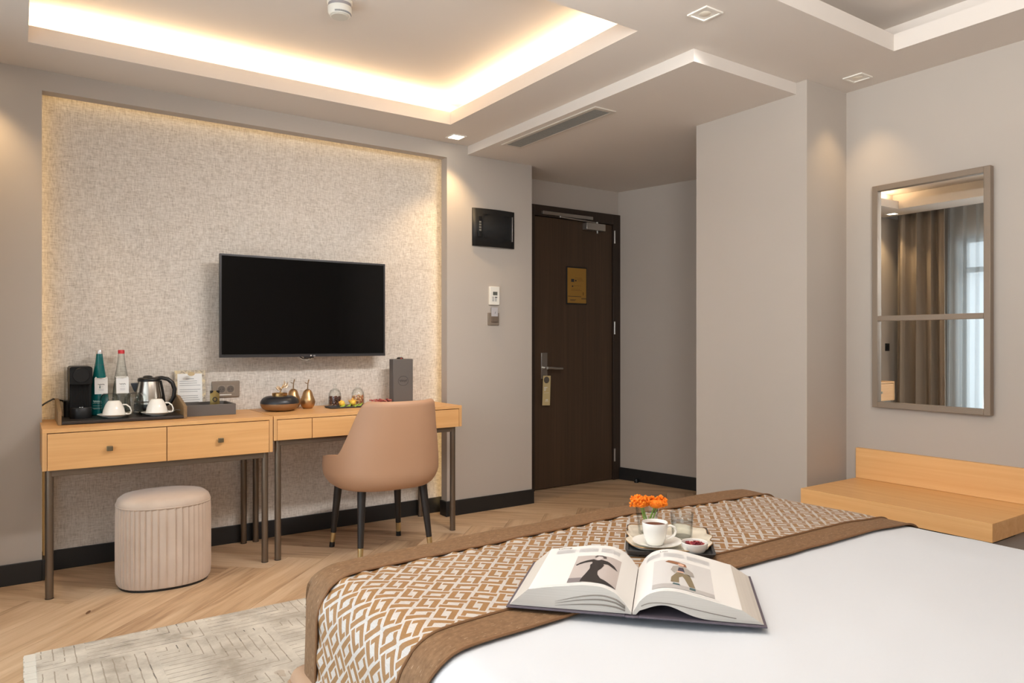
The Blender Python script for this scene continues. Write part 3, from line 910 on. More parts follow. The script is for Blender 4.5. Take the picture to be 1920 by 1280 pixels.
# gaps between loosened page bundles on the near edge of the left half
gm = simple('page_gap', S(136, 128, 120), .9)
for k0 in (.30, .52, .70):
    pts = [(-.012 - .125 * i / 24, -BH2 + .0055, .004 + (bkz(-.012 - .125 * i / 24) - .004) * (k0 * (1 - (i / 24) ** 2 * .55))) for i in range(25)]
    MB().tube(pts, [.0013 * (1 - (i / 24) ** 2) + .0002 for i in range(25)], 4).build('page_gap', gm, bk)
pts = [(.016 + .16 * i / 24, -BH2 + .0055, .004 + (bkz(.016 + .16 * i / 24) - .004) * .60 * (1 - .5 * (i / 24))) for i in range(25)]
MB().tube(pts, [.0008] * 25, 4).build('page_gap', gm, bk)

def pg(x, y, e=.0004): return (x, y, bkz(x) + e)
def in_poly_slices(poly, ncol):
    x0 = min(p[0] for p in poly); x1 = max(p[0] for p in poly)
    out = []
    for i in range(ncol):
        a = x0 + (x1 - x0) * i / ncol; b_ = x0 + (x1 - x0) * (i + 1) / ncol
        def cross(xm):
            ys = []
            for j in range(len(poly)):
                p, q = poly[j - 1], poly[j]
                if (p[0] <= xm < q[0]) or (q[0] <= xm < p[0]):
                    ys.append(p[1] + (q[1] - p[1]) * (xm - p[0]) / (q[0] - p[0]))
            return sorted(ys)
        d_ = (b_ - a) * .02
        ya, yb_, ym = cross(a + d_), cross(b_ - d_), cross((a + b_) / 2)
        if len(ya) != len(yb_): ya = yb_ = ym
        for k in range(0, len(ya) - 1, 2): out.append((a, b_, ya[k], ya[k + 1], yb_[k], yb_[k + 1]))
    return out
def pprint_(name, polys, mat, e, ncol=40):
    mb = MB()
    for poly in polys:
        for a, b_, p0, p1, q0, q1 in in_poly_slices(poly, ncol):
            mb.add([pg(a, p0, e), pg(b_, q0, e), pg(b_, q1, e), pg(a, p1, e)], [(0, 1, 2, 3)])
    return mb.build(name, mat, bk, smooth=0, kind='stuff' if len(polys) > 2 else None)
def rectp(x0, x1, y0, y1): return [(x0, y0), (x1, y0), (x1, y1), (x0, y1)]
def tf(poly, x0, y0, w_, h_): return [(x0 + px * w_, y0 + py * h_) for px, py in poly]
# left photograph: woman in a long black gown, arms spread
L0 = (-.118, -.113, .088, .165)
pprint_('left_photo', [rectp(L0[0], L0[0] + L0[2], L0[1], L0[1] + L0[3])], simple('print_mauve', S(186, 176, 172), .7), .0004)
pprint_('left_photo_floor', [tf([(0, 0), (.30, 0), (.30, .15), (0, .15)], *L0)], simple('print_grey', S(128, 120, 122), .7), .0006)
pprint_('left_photo_gown', [tf([(.26, .02), (.27, .12), (.33, .30), (.38, .48), (.36, .62), (.40, .68), (.38, .74), (.22, .70), (.10, .64), (.06, .60), (.04, .64), (.12, .72), (.25, .79), (.40, .84), (.48, .80), (.56, .84), (.72, .80), (.88, .70), (.97, .58), (.86, .62), (.74, .68), (.64, .68), (.66, .62), (.62, .50), (.56, .40), (.58, .28), (.66, .16), (.80, .10), (.94, .04), (1., 0), (.6, 0)], *L0)], simple('print_black', S(38, 32, 32), .7), .0008, 60)
pprint_('left_photo_face', [tf([(.45, .84), (.44, .92), (.48, .97), (.56, .97), (.60, .90), (.56, .83), (.51, .80)], *L0)], simple('print_pale', S(206, 196, 192), .7), .0010)
pprint_('left_photo_hair', [tf([(.40, .92), (.44, .99), (.56, 1.0), (.66, .97), (.68, .90), (.62, .88), (.58, .955), (.49, .96), (.45, .90)], *L0)], simple('print_hair', S(92, 82, 80), .7), .0012)
# right photograph: bending figure with flying hair, grey jacket, olive trousers
R0 = (.034, -.113, .108, .165)
pprint_('right_photo', [rectp(R0[0], R0[0] + R0[2], R0[1], R0[1] + R0[3])], simple('print_light', S(205, 203, 202), .7), .0004)
pprint_('right_photo_floor', [tf([(0, 0), (1, 0), (1, .12), (0, .14)], *R0)], simple('print_floor', S(178, 174, 172), .7), .0006)
pprint_('right_photo_trousers', [tf([(.30, .20), (.31, .36), (.40, .54), (.62, .54), (.66, .36), (.70, .14), (.60, .14), (.54, .34), (.50, .44), (.44, .38), (.44, .20)], *R0)], simple('print_olive', S(128, 114, 88), .7), .0008)
pprint_('right_photo_jacket', [tf([(.30, .62), (.34, .76), (.42, .80), (.56, .78), (.68, .66), (.70, .52), (.60, .50), (.52, .58), (.42, .56), (.36, .58), (.40, .54), (.36, .52)], *R0)], simple('print_jacket', S(160, 154, 148), .7), .0008)
pprint_('right_photo_top', [tf([(.42, .60), (.44, .74), (.52, .74), (.54, .60)], *R0)], simple('print_navy', S(62, 58, 74), .7), .0010)
pprint_('right_photo_hair', [tf([(.20, .92), (.26, .97), (.42, .94), (.56, .90), (.58, .80), (.52, .80), (.48, .86), (.40, .84), (.30, .87)], *R0)], simple('print_auburn', S(146, 98, 68), .7), .0010)
M_skin = simple('print_skin', S(212, 172, 150), .7)
pprint_('right_photo_face', [tf([(.44, .80), (.43, .87), (.48, .90), (.54, .86), (.52, .79)], *R0)], M_skin, .0012)
pprint_('right_photo_waist', [tf([(.40, .55), (.42, .60), (.52, .60), (.52, .55)], *R0)], M_skin, .0012)
M_shoe = simple('print_teal', S(74, 98, 100), .7)
pprint_('right_photo_shoe', [tf([(.33, .12), (.34, .17), (.44, .16), (.46, .11)], *R0)], M_shoe, .0010)
pprint_('right_photo_shoe', [tf([(.60, .05), (.61, .12), (.70, .12), (.70, .05)], *R0)], M_shoe, .0010)
# columns of body text and page headings
cols = []
for x0, x1 in ((-.168, -.128), (-.120, -.080), (-.074, -.036)):
    for j in range(7): cols.append(rectp(x0, x1 - (.012 if j == 6 else 0), .080 + j * .0042, .0818 + j * .0042))
for x0, x1 in ((.018, .046), (.052, .092), (.098, .142)):
    for j in range(7): cols.append(rectp(x0, x1, .074 + j * .0042, .0758 + j * .0042))
for x0, x1 in ((-.17, -.04), (.04, .15)): cols.append(rectp(x0, x1, -.1225, -.1214))
pprint_('body_text', cols, simple('pale_ink', S(210, 209, 210), .8), .0004, 6)
text('heading', 'Lelong', .011, M_inkd, bk, align='LEFT', fn=lambda x, y: pg(x - .168, y + .114, .0005))
text('heading', 'Lim', .011, M_inkd, bk, align='LEFT', fn=lambda x, y: pg(x + .044, y + .108, .0005))

# ------------------------------------------------------------------ tray with coffee
TZ = HT + .0225
tr_ = thing('tray', 'small dark slate tray on the bed runner behind the open book', 'tray', (1.289, 1.213, TZ), R(-44.6))
M_slate = simple('slate', S(58, 58, 60), .55)
tb = MB()
def rr(hx, hy, r, n_=5):
    o_ = []
    for cx_, cy_, a0 in ((hx - r, hy - r, 0), (-hx + r, hy - r, 90), (-hx + r, -hy + r, 180), (hx - r, -hy + r, 270)):
        for k in range(n_ + 1):
            a = R(a0 + 90 * k / n_); o_.append((cx_ + r * math.cos(a), cy_ + r * math.sin(a)))
    return o_
o1 = rr(.100, .121, .012); i1 = rr(.094, .115, .009)
tb.loft([[(x, y, 0) for x, y in rr(.095, .116, .010)], [(x, y, .010) for x, y in o1], [(x, y, .010) for x, y in i1], [(x, y, .004) for x, y in rr(.091, .112, .008)]])
tb.build('tray_body', M_slate, tr_, smooth=40)

M_leaf = simple('cream_glaze', S(238, 230, 212), .2)
M_rim = simple('gilt_rim', S(178, 138, 92), .35, .5)
lf = thing('leaf_plate', 'cream leaf shaped plate with wavy gilt rim on the slate tray', 'plate', (1.289, 1.213, TZ + .0045), R(-44.6))
NPT = 96
def leaf(k):
    o_ = []; k = k * 1.07
    for i in range(NPT):
        a = 2 * PI * i / NPT
        cs, sn = math.cos(a), math.sin(a)
        r_ = 1 / ((abs(cs) / .092) ** 3.4 + (abs(sn) / .110) ** 3.4) ** (1 / 3.4)
        r_ *= (1 + .035 * math.sin(a * 11) + .02 * math.sin(a * 5 + 1)) * k
        o_.append((r_ * cs, r_ * sn))
    return o_
ls = [[(x, y, .0005) for x, y in leaf(.80)], [(x, y, .002) for x, y in leaf(.88)], [(x, y, .010 + .0015 * math.sin(i * .72)) for i, (x, y) in enumerate(leaf(1.0))], [(x, y, .0115 + .0015 * math.sin(i * .72)) for i, (x, y) in enumerate(leaf(.99))], [(x, y, .0045) for x, y in leaf(.87)], [(x, y, .003) for x, y in leaf(.6)], [(x, y, .003) for x, y in leaf(.05)]]
MB().loft(ls).build('plate_body', M_leaf, lf, smooth=180)
MB().tube([(x, y, .011 + .0015 * math.sin(i * .72)) for i, (x, y) in enumerate(leaf(1.0))], .0011, 5, closed=True).build('gilt_rim', M_rim, lf)

PZ = TZ + .0082
sau = thing('saucer', 'cream saucer under the full coffee cup on the bed', 'saucer', (1.222, 1.185, PZ), R(0))
MB().lathe([(.0005, .001), (.024, 0), (.026, .002), (.050, .010), (.056, .013), (.0565, .0145), (.055, .0145), (.027, .005), (.0005, .004)], 40).build('dish', M_porc, sau)
CZ2 = PZ + .0052
cup = thing('coffee_cup', 'cream cup full of black coffee on the bed tray', 'cup', (1.218, 1.188, CZ2), R(-34)); cup.scale = (.90, .90, .82)
MB().lathe([(.0005, .001), (.019, 0), (.021, .002), (.0275, .02), (.0315, .044), (.0330, .062), (.0326, .0632), (.0318, .062), (.0300, .044), (.026, .02), (.018, .004), (.0005, .004)], 36).build('cup_body', M_porc, cup)
MB().tube([(.0305, 0, .050), (.040, 0, .053), (.050, 0, .048), (.0545, 0, .037), (.050, 0, .026), (.040, 0, .018), (.0265, 0, .015)], [.0042, .004, .004, .004, .004, .004, .0042], 10, sq=(1.3, .8)).build('cup_handle', M_porc, cup)
n = NT('coffee', S(98, 50, 24), .5, 0, .1); M_coffee = n.mat
MB().lathe([(.0005, .054), (.0312, .054)], 32, cap=False).build('coffee', M_coffee, cup)

bw = thing('petal_bowl', 'small cream ramekin of dried red petals on the bed tray', 'bowl', (1.262, 1.108, PZ))
MB().lathe([(.0005, .001), (.020, 0), (.0225, .0015), (.0285, .012), (.0295, .0215), (.0290, .0222), (.0275, .0215), (.0262, .012), (.020, .004), (.0005, .0035)], 36).build('bowl_body', M_porc, bw)
pt = MB()
rnd = random.Random(4)
for i in range(110):
    a = rnd.uniform(0, 2 * PI); q = math.sqrt(rnd.random()) * .021
    c_ = Vector((q * math.cos(a), q * math.sin(a), .0165 + rnd.uniform(0, .009) * (1 - q / .026)))
    Mr = Matrix.Rotation(rnd.uniform(0, 6), 3, 'Z') @ Matrix.Rotation(rnd.uniform(-1, 1), 3, 'X')
    s_ = rnd.uniform(.002, .0042)
    vs = [c_ + Mr @ Vector(p) for p in ((-s_, -s_ * .5, 0), (s_, -s_ * .6, .0006), (s_ * .8, s_ * .6, 0), (-s_ * .7, s_ * .5, .0012))]
    pt.add(vs, [(0, 1, 2, 3)], i % 2)
pt.lathe([(.0005, .016), (.022, .015)], 20, cap=False, m=0)
o = pt.build('dried_petals', [simple('petal_crimson', S(146, 40, 62), .7), simple('petal_rust', S(170, 78, 70), .7)], loc=(1.262, 1.108, PZ), smooth=0, kind='stuff')
tag(o, 'dried crimson petals in the cream ramekin', 'petals')

def tumbler(name, label, loc, r0, r1, h_, mat, facets=0, cat='glass'):
    g = thing(name, label, cat, loc)
    prof = [(.0005, .0012), (r0 - .001, 0), (r0, .001), (r1, h_), (r1 - .0008, h_ + .0006), (r1 - .0018, h_), (r0 - .002, .006), (.0005, .005)]
    MB().lathe(prof, facets or 36).build('glass_body', mat, g, smooth=25 if facets else 60)
    return g
g = tumbler('water_glass', 'clear low tumbler of water beside the coffee cup', (1.322, 1.200, PZ), .0245, .0275, .062, M_glass)
MB().lathe([(.0005, .006), (.0222, .0062), (.0250, .040), (.0005, .0402)], 32).build('water', glass('water', (.96, .97, .97, 1), 1, 1.33), g)
vz = tumbler('flower_vase', 'small faceted glass holding orange flowers behind the coffee cup', (1.282, 1.276, PZ), .021, .030, .070, M_glass, 10, 'vase')
n = NT('orange_petals', S(250, 128, 22), .6, 0, .3)
n.set('Base Color', n.mix(n.noise(n.tc(), 160, 2), S(238, 92, 8), S(255, 160, 40)))
M_orange = n.mat
M_stem = simple('stem_green', S(120, 160, 60), .5)
def flower(label, tip, hr, sd):
    f_ = thing('orange_flower', label, 'flower', (1.282, 1.276, PZ + .008))
    rnd = random.Random(sd)
    for k in range(3):
        dx, dy = rnd.uniform(-.006, .006), rnd.uniform(-.006, .006)
        MB().tube([(dx * 1.5 - tip[0] * .15, dy * 1.5 - tip[1] * .15, 0), (tip[0] * .5 + dx, tip[1] * .5 + dy, .035), (tip[0] + dx, tip[1] + dy, tip[2])], [.0022, .002, .0016], 6).build('stem', M_stem, f_)
    mb = MB()
    for i in range(26):
        zc = rnd.uniform(-.35, 1); a = rnd.uniform(0, 2 * PI); q = math.sqrt(max(0, 1 - zc * zc))
        c_ = (tip[0] + hr * q * math.cos(a), tip[1] + hr * q * math.sin(a), tip[2] + .004 + hr * .62 * zc)
        for k in range(7):
            aa = rnd.uniform(0, 6.28); bb = rnd.uniform(-1, 1); rr_ = .0042
            mb.sphere((c_[0] + rr_ * math.cos(aa), c_[1] + rr_ * math.sin(aa), c_[2] + rr_ * bb), .0030, 5, 4)
    mb.sphere((tip[0], tip[1], tip[2] + .003), hr * .85, 10, 8, sc=(1, 1, .6))
    mb.build('bloom', M_orange, f_, smooth=60)
flower('left orange blossom cluster in the faceted glass', (-.017, .006, .067), .0235, 11)
flower('right orange blossom cluster in the faceted glass', (.019, -.012, .064), .0235, 12)

# ------------------------------------------------------------------ mirror and bench on the right wall
mi = thing('wall_mirror', 'tall taupe framed mirror with one crossbar on the right wall', 'mirror', (3.592, 1.70, 0), R(-.75))
f = MB(); X0, X1 = -.034, .0
f.box(X0, X1, -.27, -.242, .820, 1.932); f.box(X0, X1, .242, .27, .820, 1.932)
f.box(X0, X1, -.242, .242, .820, .848); f.box(X0, X1, -.242, .242, 1.904, 1.932); f.box(X0, X1, -.242, .242, 1.252, 1.278)
f.build('frame', M_mframe, mi, bevel=.002)
for z0, z1 in ((.848, 1.252), (1.278, 1.904)):
    MB().box(-.016, -.004, -.242, .242, z0, z1).build('mirror_pane', M_mirror, mi, smooth=0)
bn = thing('luggage_bench', 'light oak wall mounted luggage bench under the mirror', 'bench', (3.6, 1.65, 0))
bx('bench_shelf', M_oaky, -.50, 0, -.41, .415, .373, .447, bn, bevel=.0015)
bx('back_panel', M_oaky, -.024, 0, -.41, .415, .4475, .602, bn, bevel=.0015)
bx('bracket', M_blackm, -.30, 0, -.30, .30, .30, .372, bn)

# ------------------------------------------------------------------ ceiling fittings
sd = thing('smoke_detector', 'round white smoke detector on the lit ceiling recess', 'smoke detector', (1.155, 3.0, UZ))
MB().lathe([(.0005, 0), (.054, 0), (.054, -.010), (.050, -.014), (.0005, -.014)][::-1], 36).build('base_ring', M_white, sd)
MB().lathe([(.0005, -.014), (.049, -.014), (.049, -.028), (.0005, -.028)][::-1], 36).build('grey_band', simple('band_grey', S(160, 156, 158), .5), sd)
MB().lathe([(.0005, -.028), (.051, -.028), (.050, -.052), (.043, -.064), (.0005, -.064)][::-1], 36).build('detector_body', M_white, sd)
MB().lathe([(.0005, -.064), (.037, -.064), (.036, -.069), (.0005, -.069)][::-1], 36).build('cap', simple('cap_grey', S(206, 200, 188), .5), sd)
sl_ = MB()
for i in range(24):
    a = R(-75 - 60 + i * 5)
    x, y = .0478 * math.cos(a), .0478 * math.sin(a)
    sl_.box(x - .0012, x + .0012, y - .0012, y + .0012, -.061, -.054)
sl_.build('vent_slots', M_ink, sd, smooth=0, kind='stuff')

vt = thing('air_vent', 'long slatted air conditioning grille in the lowered ceiling', 'vent', (2.605, 3.35, SZ))
f = MB(); hx, hy = .075, .45
f.box(-hx, hx, -hy, -hy + .028, -.008, 0); f.box(-hx, hx, hy - .028, hy, -.008, 0); f.box(-hx, -hx + .022, -hy + .028, hy - .028, -.008, 0); f.box(hx - .022, hx, -hy + .028, hy - .028, -.008, 0)
f.build('frame', simple('vent_frame', S(204, 194, 182), .5), vt, bevel=.0015)
bx('backing', simple('vent_dark', S(48, 47, 45), .8), -hx + .022, hx - .022, -hy + .028, hy - .028, -.0015, -.0005, vt, bevel=0)
M_slat = simple('vent_slat', S(158, 154, 146), .5)
s0 = None
for i in range(9):
    x = -hx + .028 + i * (2 * hx - .056) / 8
    if s0 is None:
        s0 = MB().box(-.0026, .0026, -hy + .028, hy - .028, -.0075, -.0015).build('slat', M_slat, vt, (x, 0, 0), smooth=0)
    else:
        c_ = s0.copy(); COL.objects.link(c_); c_.location = (x, 0, 0)

M_dlf = simple('downlight_white', S(236, 230, 220), .4)
E_on = emit('lamp_on', (1, .9, .74, 1), 9)
E_off = simple('lamp_dim', S(236, 226, 208), .3)
def downlight(label, x, y, power, blend=.7, cone=95, on=True):
    d_ = thing('downlight', label, 'downlight', (x, y, CZ), 0, None)
    f = MB(); a, b_ = .05, .040
    f.box(-a, a, -a, -b_, -.006, 0); f.box(-a, a, b_, a, -.006, 0); f.box(-a, -b_, -b_, b_, -.006, 0); f.box(b_, a, -b_, b_, -.006, 0)
    f.build('frame', M_dlf, d_, bevel=.001)
    MB().box(-b_, b_, -b_, b_, -.002, -.001).build('lens', E_on if on else M_dlf, d_, smooth=0)
    if not on: MB().lathe([(.0005, -.0035), (.022, -.0035), (.024, -.002)][::-1], 24, cap=False).build('bulb', E_off, d_)
    if power:
        l = bpy.data.lights.new('downlight_beam', 'SPOT'); l.energy = power; l.color = SPOTC; l.spot_size = R(cone); l.spot_blend = blend; l.shadow_soft_size = .03
        lo = bpy.data.objects.new('downlight_beam', l); COL.objects.link(lo); lo.location = (0, 0, -.012); lo.parent = d_
downlight('lit square downlight left of the niche, seen only in the mirror', -.17, 3.97, 17)
downlight('lit square downlight above the black electrical panel', 2.31, 3.99, 20)
downlight('unlit square downlight between the two ceiling recesses', 2.26, 1.93, 0, on=False)
downlight('dim square downlight in the corner above the mirror', 3.43, 1.97, 6, cone=80, on=False)  # lens and bulb do not glow, but a weak warm beam is on

ds = thing('door_stop', 'small black door stop on the floor by the corridor baseboard', 'door stop', (4.165, 4.27, 0))
MB().lathe([(.0005, 0), (.018, 0), (.018, .022), (.014, .030), (.0005, .031)], 20).build('stop_body', M_black, ds)
MB().lathe([(.0185, .010), (.0195, .012), (.0195, .018), (.0185, .020)], 20, cap=False).build('rubber_ring', M_blackm, ds)

# ------------------------------------------------------------------ things on the minibar desk
DZ = .76
M_wal = wood('tray_side_wood', S(120, 96, 66), S(150, 122, 88), 1, .5)
ty = thing('coffee_tray', 'black serving tray with slanted wooden ends on the left desk', 'tray', (.434, 4.105, DZ))
bx('tray_floor', simple('tray_black', S(52, 46, 44), .35), -.262, .262, -.160, .160, .002, .016, ty)
def side(x0, x1):
    prof = [(-.160, 0), (.160, 0), (.160, .105), (.03, .105), (-.11, .075), (-.160, .062)]
    mb = MB(); n_ = len(prof)
    vs = [(x0, y, z_) for y, z_ in prof] + [(x1, y, z_) for y, z_ in prof]
    mb.add(vs, [tuple(range(n_))[::-1], tuple(range(n_, 2 * n_))] + [(i, (i + 1) % n_, n_ + (i + 1) % n_, n_ + i) for i in range(n_)])
    mb.build('tray_end', M_wal, ty, bevel=.002, weld=True)
side(-.278, -.262); side(.262, .278)
TF = DZ + .0162

cm = thing('coffee_machine', 'black capsule coffee machine at the left of the tray', 'coffee machine', (.257, 4.06, TF))
M_cm = simple('machine_black', S(11, 11, 12), .45, 0, .3)
def rbox(name, mat, hx, y0, y1, z0, z1, parent, r=.012):
    pr = [(x, z_) for x, z_ in rr(hx, (z1 - z0) / 2, r)]
    zc = (z0 + z1) / 2; n_ = len(pr)
    mb = MB(); mb.loft([[(x, y1, z_ + zc) for x, z_ in pr], [(x, y0, z_ + zc) for x, z_ in pr]])
    return mb.build(name, mat, parent, bevel=.002)
rbox('head', M_cm, .048, -.002, .20, .165, .252, cm)
rbox('body', M_cm, .046, .040, .20, .0, .20, cm, .006)
hd = MB(); hd.lathe([(.0005, .004), (.034, .004), (.036, .002), (.036, 0)], 32, M=Matrix.Rotation(R(90), 4, 'X')); hd.build('round_button', simple('button_black', S(22, 22, 23), .35, 0, .4), cm, loc=(0, -.001, .210))
g_ = MB()
for i in range(12):
    x = -.036 + i * .0065; g_.box(x - .0016, x + .0016, .034, .041, .055, .163)
g_.build('ribs', simple('rib_black', S(16, 15, 15), .5, 0, .3), cm, smooth=0)
bb = MB(); bb.lathe([(.0005, 0), (.046, 0), (.047, .003), (.047, .050), (.045, .053), (.0005, .053)], 32, sy=.9); bb.build('drip_tray', simple('drip_black', S(26, 26, 28), .4, 0, .4), cm, loc=(0, .032, 0))
bars('power_dots', [(-.008, -.002, .054, .0565), (.002, .008, .054, .0565)], M_paper, cm, -.002)
tk = MB(); tk.loft([[(x, .03 + y, z_) for x, y in rr(.046, .045, .014)] for z_ in (.06, .248)]); tk.build('water_tank', glass('tank_smoke', (.80, .79, .77, 1)), cm, loc=(-.018, .128, 0))
MB().loft([[(x, y, z_) for x, y in rr(.044, .035, .012)] for z_ in (.0, .08)]).build('rear_foot', M_black, cm, loc=(-.022, .155, 0))
cab = MB().tube([(.225, 4.285, TF + .03), (.19, 4.284, TF + .075), (.150, 4.278, .862), (.115, 4.272, .842), (.075, 4.272, .806), (.035, 4.278, .770)], .0042, 8).build('power_cable', M_black)
tag(cab, 'black power cable running left from behind the coffee machine', 'cable')

M_teal = NT('teal_glass', S(16, 116, 118), .12, 0, .5, **{'Transmission Weight': .25}).mat
def bottle(name, label, x, y, mat, capmat, clear):
    bt = thing(name, label, 'bottle', (x, y, TF))
    prof = [(.0005, .002), (.041, 0), (.045, .004), (.046, .014), (.0435, .06), (.0375, .14), (.0295, .20), (.0238, .235), (.0186, .27), (.0150, .305), (.0145, .312)]
    if clear: prof += [(.0130, .312), (.0172, .27), (.0222, .235), (.0280, .20), (.036, .14), (.0415, .06), (.044, .014), (.0005, .008)]
    MB().lathe(prof, 36).build('bottle_glass', mat, bt, smooth=60)
    MB().lathe([(.0005, .330), (.014, .330), (.0155, .327), (.0155, .311), (.0005, .311)][::-1], 24).build('cap', capmat, bt)
    return bt
b1 = bottle('water_bottle', 'tall teal glass bottle with a white neck tag', .347, 4.218, M_teal, simple('cap_silver', S(214, 210, 208), .3, .6), False)
MB().lathe([(.0211, .2545), (.0214, .2545), (.0211, .2565)], 28, cap=False).build('neck_line', simple('neck_line', S(8, 76, 84), .3), b1)
ang0 = R(-95)
pts = []
M_wprint = simple('white_print', S(196, 226, 222), .6)
for k, (zz, w_, r_) in enumerate(((.072, .9, .0013), (.063, 1.0, .0007), (.050, .9, .0006), (.038, 1.0, .0008), (.034, .8, .0006))):
    pp = []
    for i in range(28):
        a = ang0 + R(-12) + (i / 27 - .5) * w_
        rr_ = .046 - (zz - .014) * .0545 + .0006
        zq = zz + ((.006 * math.sin(i * 1.15) * (1 - i / 40)) if k == 0 else .0012 * math.sin(i * 2.2))
        pp.append((rr_ * math.cos(a), rr_ * math.sin(a), zq))
    MB().tube(pp, r_, 4).build('bottle_print', M_wprint, b1)
b2 = bottle('water_bottle', 'tall clear glass bottle with a red cap and white neck tag', .446, 4.222, M_glass, simple('cap_red', S(204, 40, 50), .4), True)
MB().lathe([(.0005, .008), (.0435, .014), (.0412, .06), (.0359, .14), (.030, .175), (.0005, .1752)], 32).build('water', glass('bottle_water', (.93, .945, .95, 1), 1, 1.33), b2)
def btag(label, x, y, rz):
    tg_ = thing('bottle_tag', label, 'tag', (x, y, TF + .152), rz)
    pl_ = [(-.029, -.044), (.029, -.044), (.029, .036), (.023, .044), (.016, .036), (.0, .033), (-.016, .036), (-.023, .044), (-.029, .036)]
    mb = MB()
    n_ = len(pl_)
    mb.add([(p, 0, q) for p, q in pl_] + [(p, .0007, q) for p, q in pl_], [tuple(range(n_)), tuple(range(n_, 2 * n_))[::-1]] + [(i, n_ + i, n_ + (i + 1) % n_, (i + 1) % n_) for i in range(n_)])
    mb.build('card', M_paper, tg_, rot=(R(-7), 0, 0), smooth=0)
    b_ = MB(); b_.add([(-.029, 0, .036), (.029, 0, .036), (.026, .045, .042), (-.026, .045, .042)], [(0, 1, 2, 3)]); b_.build('fold', M_paper, tg_, solid=.0007, smooth=0)
    sq = MB(); sq.tube([(-.014 + .028 * i / 30, -.0008, .004 + .0022 * math.sin(i * 1.3) + .0016 * math.sin(i * .6)) for i in range(31)], .0006, 4)
    sq.build('script', M_inkd, tg_, rot=(R(-7), 0, 0))
    bars('print_lines', [(-.010, .010, -.008, -.007), (-.012, .012, -.020, -.019), (-.011, .011, -.026, -.025)], M_ink, tg_, -.0004).rotation_euler = (R(-7), 0, 0)
btag('white tag hanging on the teal bottle neck', .352, 4.218 - .036, R(-2))
btag('white tag hanging on the red capped bottle neck', .448, 4.222 - .036, R(5))

def tglass(label, x, y):
    g_ = thing('tumbler', label, 'glass', (x, y, TF))
    MB().lathe([(.036, 0), (.0415, .025), (.044, .055), (.043, .085), (.037, .105), (.028, .115), (.0005, .116), (.0005, .112), (.027, .111), (.0355, .102), (.0415, .084), (.0424, .055), (.040, .025), (.0348, 0)], 36, cap=False).build('glass_body', M_glass, g_, smooth=60)
tglass('upturned clear tumbler in front of the teal bottle', .385, 4.138)
tglass('upturned clear tumbler in front of the kettle', .489, 4.086)

def cupsaucer(labc, labs, labt, x, y):
    s_ = thing('saucer', labs, 'saucer', (x - .0, y, TF))
    MB().lathe([(.0005, .001), (.032, 0), (.034, .002), (.064, .012), (.0755, .0175), (.076, .019), (.074, .0192), (.036, .006), (.0005, .005)], 44).build('dish', M_porc, s_)
    c_ = thing('tea_cup', labc, 'cup', (x - .004, y, TF + .0072), R(-18))
    MB().lathe([(.0505, 0), (.0515, .002), (.050, .014), (.046, .034), (.038, .056), (.0305, .069), (.027, .073), (.025, .076), (.0005, .076), (.0005, .072), (.027, .068), (.036, .053), (.044, .033), (.048, .014), (.0485, .001)], 44, cap=False).build('cup_body', M_porc, c_, smooth=60)
    MB().tube([(.040, 0, .056), (.055, 0, .056), (.070, 0, .044), (.077, 0, .026), (.074, 0, .012), (.064, 0, .008), (.0525, 0, .012)], [.0048, .0044, .004, .004, .004, .004, .0044], 10, sq=(1.3, .8)).build('cup_handle', M_porc, c_)
    t_ = thing('teaspoon', labt, 'spoon', (x + .068, y - .004, TF + .0195), R(-60))
    MB().sphere((.0, 0, .003), .016, 14, 8, sc=(1, .65, .2)).build('bowl', M_steel, t_)
    MB().tube([(.012, 0, .003), (.03, 0, .007), (.058, 0, .006)], [.0022, .002, .0032], 8, sq=(1.2, .5)).build('handle', M_steel, t_)
cupsaucer('upturned white tea cup beside the coffee machine', 'white saucer beside the coffee machine', 'teaspoon on the saucer nearer the coffee machine', .397, 4.024)
cupsaucer('upturned white tea cup in front of the kettle', 'white saucer in front of the kettle', 'teaspoon on the saucer in front of the kettle', .588, 4.026)

n = NT('kettle_steel', S(196, 188, 178), .24, 1)
n.set('Roughness', n.math('ADD', n.math('MULTIPLY', n.noise(n.mp(n.tc(), (3, 3, 400)), 1, 2), .12), .18))
M_kettle = n.mat
kt = thing('kettle', 'brushed steel electric kettle with a black handle on the coffee tray', 'kettle', (.570, 4.180, TF), R(-12)); kt.scale = (.98, .98, 1)
MB().lathe([(.0005, 0), (.072, 0), (.074, .004), (.072, .018), (.0005, .018)], 40).build('power_base', M_black, kt)
MB().lathe([(.0005, .019), (.068, .019), (.0715, .023), (.071, .05), (.066, .10), (.057, .15), (.052, .172), (.0005, .172)], 44).build('kettle_body', M_kettle, kt, smooth=60)
MB().lathe([(.0715, .024), (.0724, .026), (.0720, .048), (.0712, .05)], 44, cap=False).build('bottom_band', M_black, kt)
MB().lathe([(.054, .166), (.0555, .172), (.054, .182), (.045, .186), (.0005, .187)], 40, cap=False).build('lid', M_black, kt, smooth=60)
MB().sphere((-.006, 0, .188), .024, 18, 8, sc=(1, .8, .38)).build('lid_knob', M_black, kt)
hd = MB(); hd.tube([(.030, 0, .180), (.060, 0, .183), (.090, 0, .176), (.113, 0, .155), (.124, 0, .122), (.120, 0, .085), (.105, 0, .055), (.082, 0, .042), (.068, 0, .042)], [.011, .012, .0125, .013, .013, .012, .011, .011, .012], 12, sq=(1.1, .85))
hd.tube([(.055, 0, .168), (.0635, 0, .13), (.0715, 0, .08), (.0745, 0, .045)], [.009, .008, .008, .009], 10, sq=(1.6, .7))
hd.build('handle', M_black, kt, smooth=60)
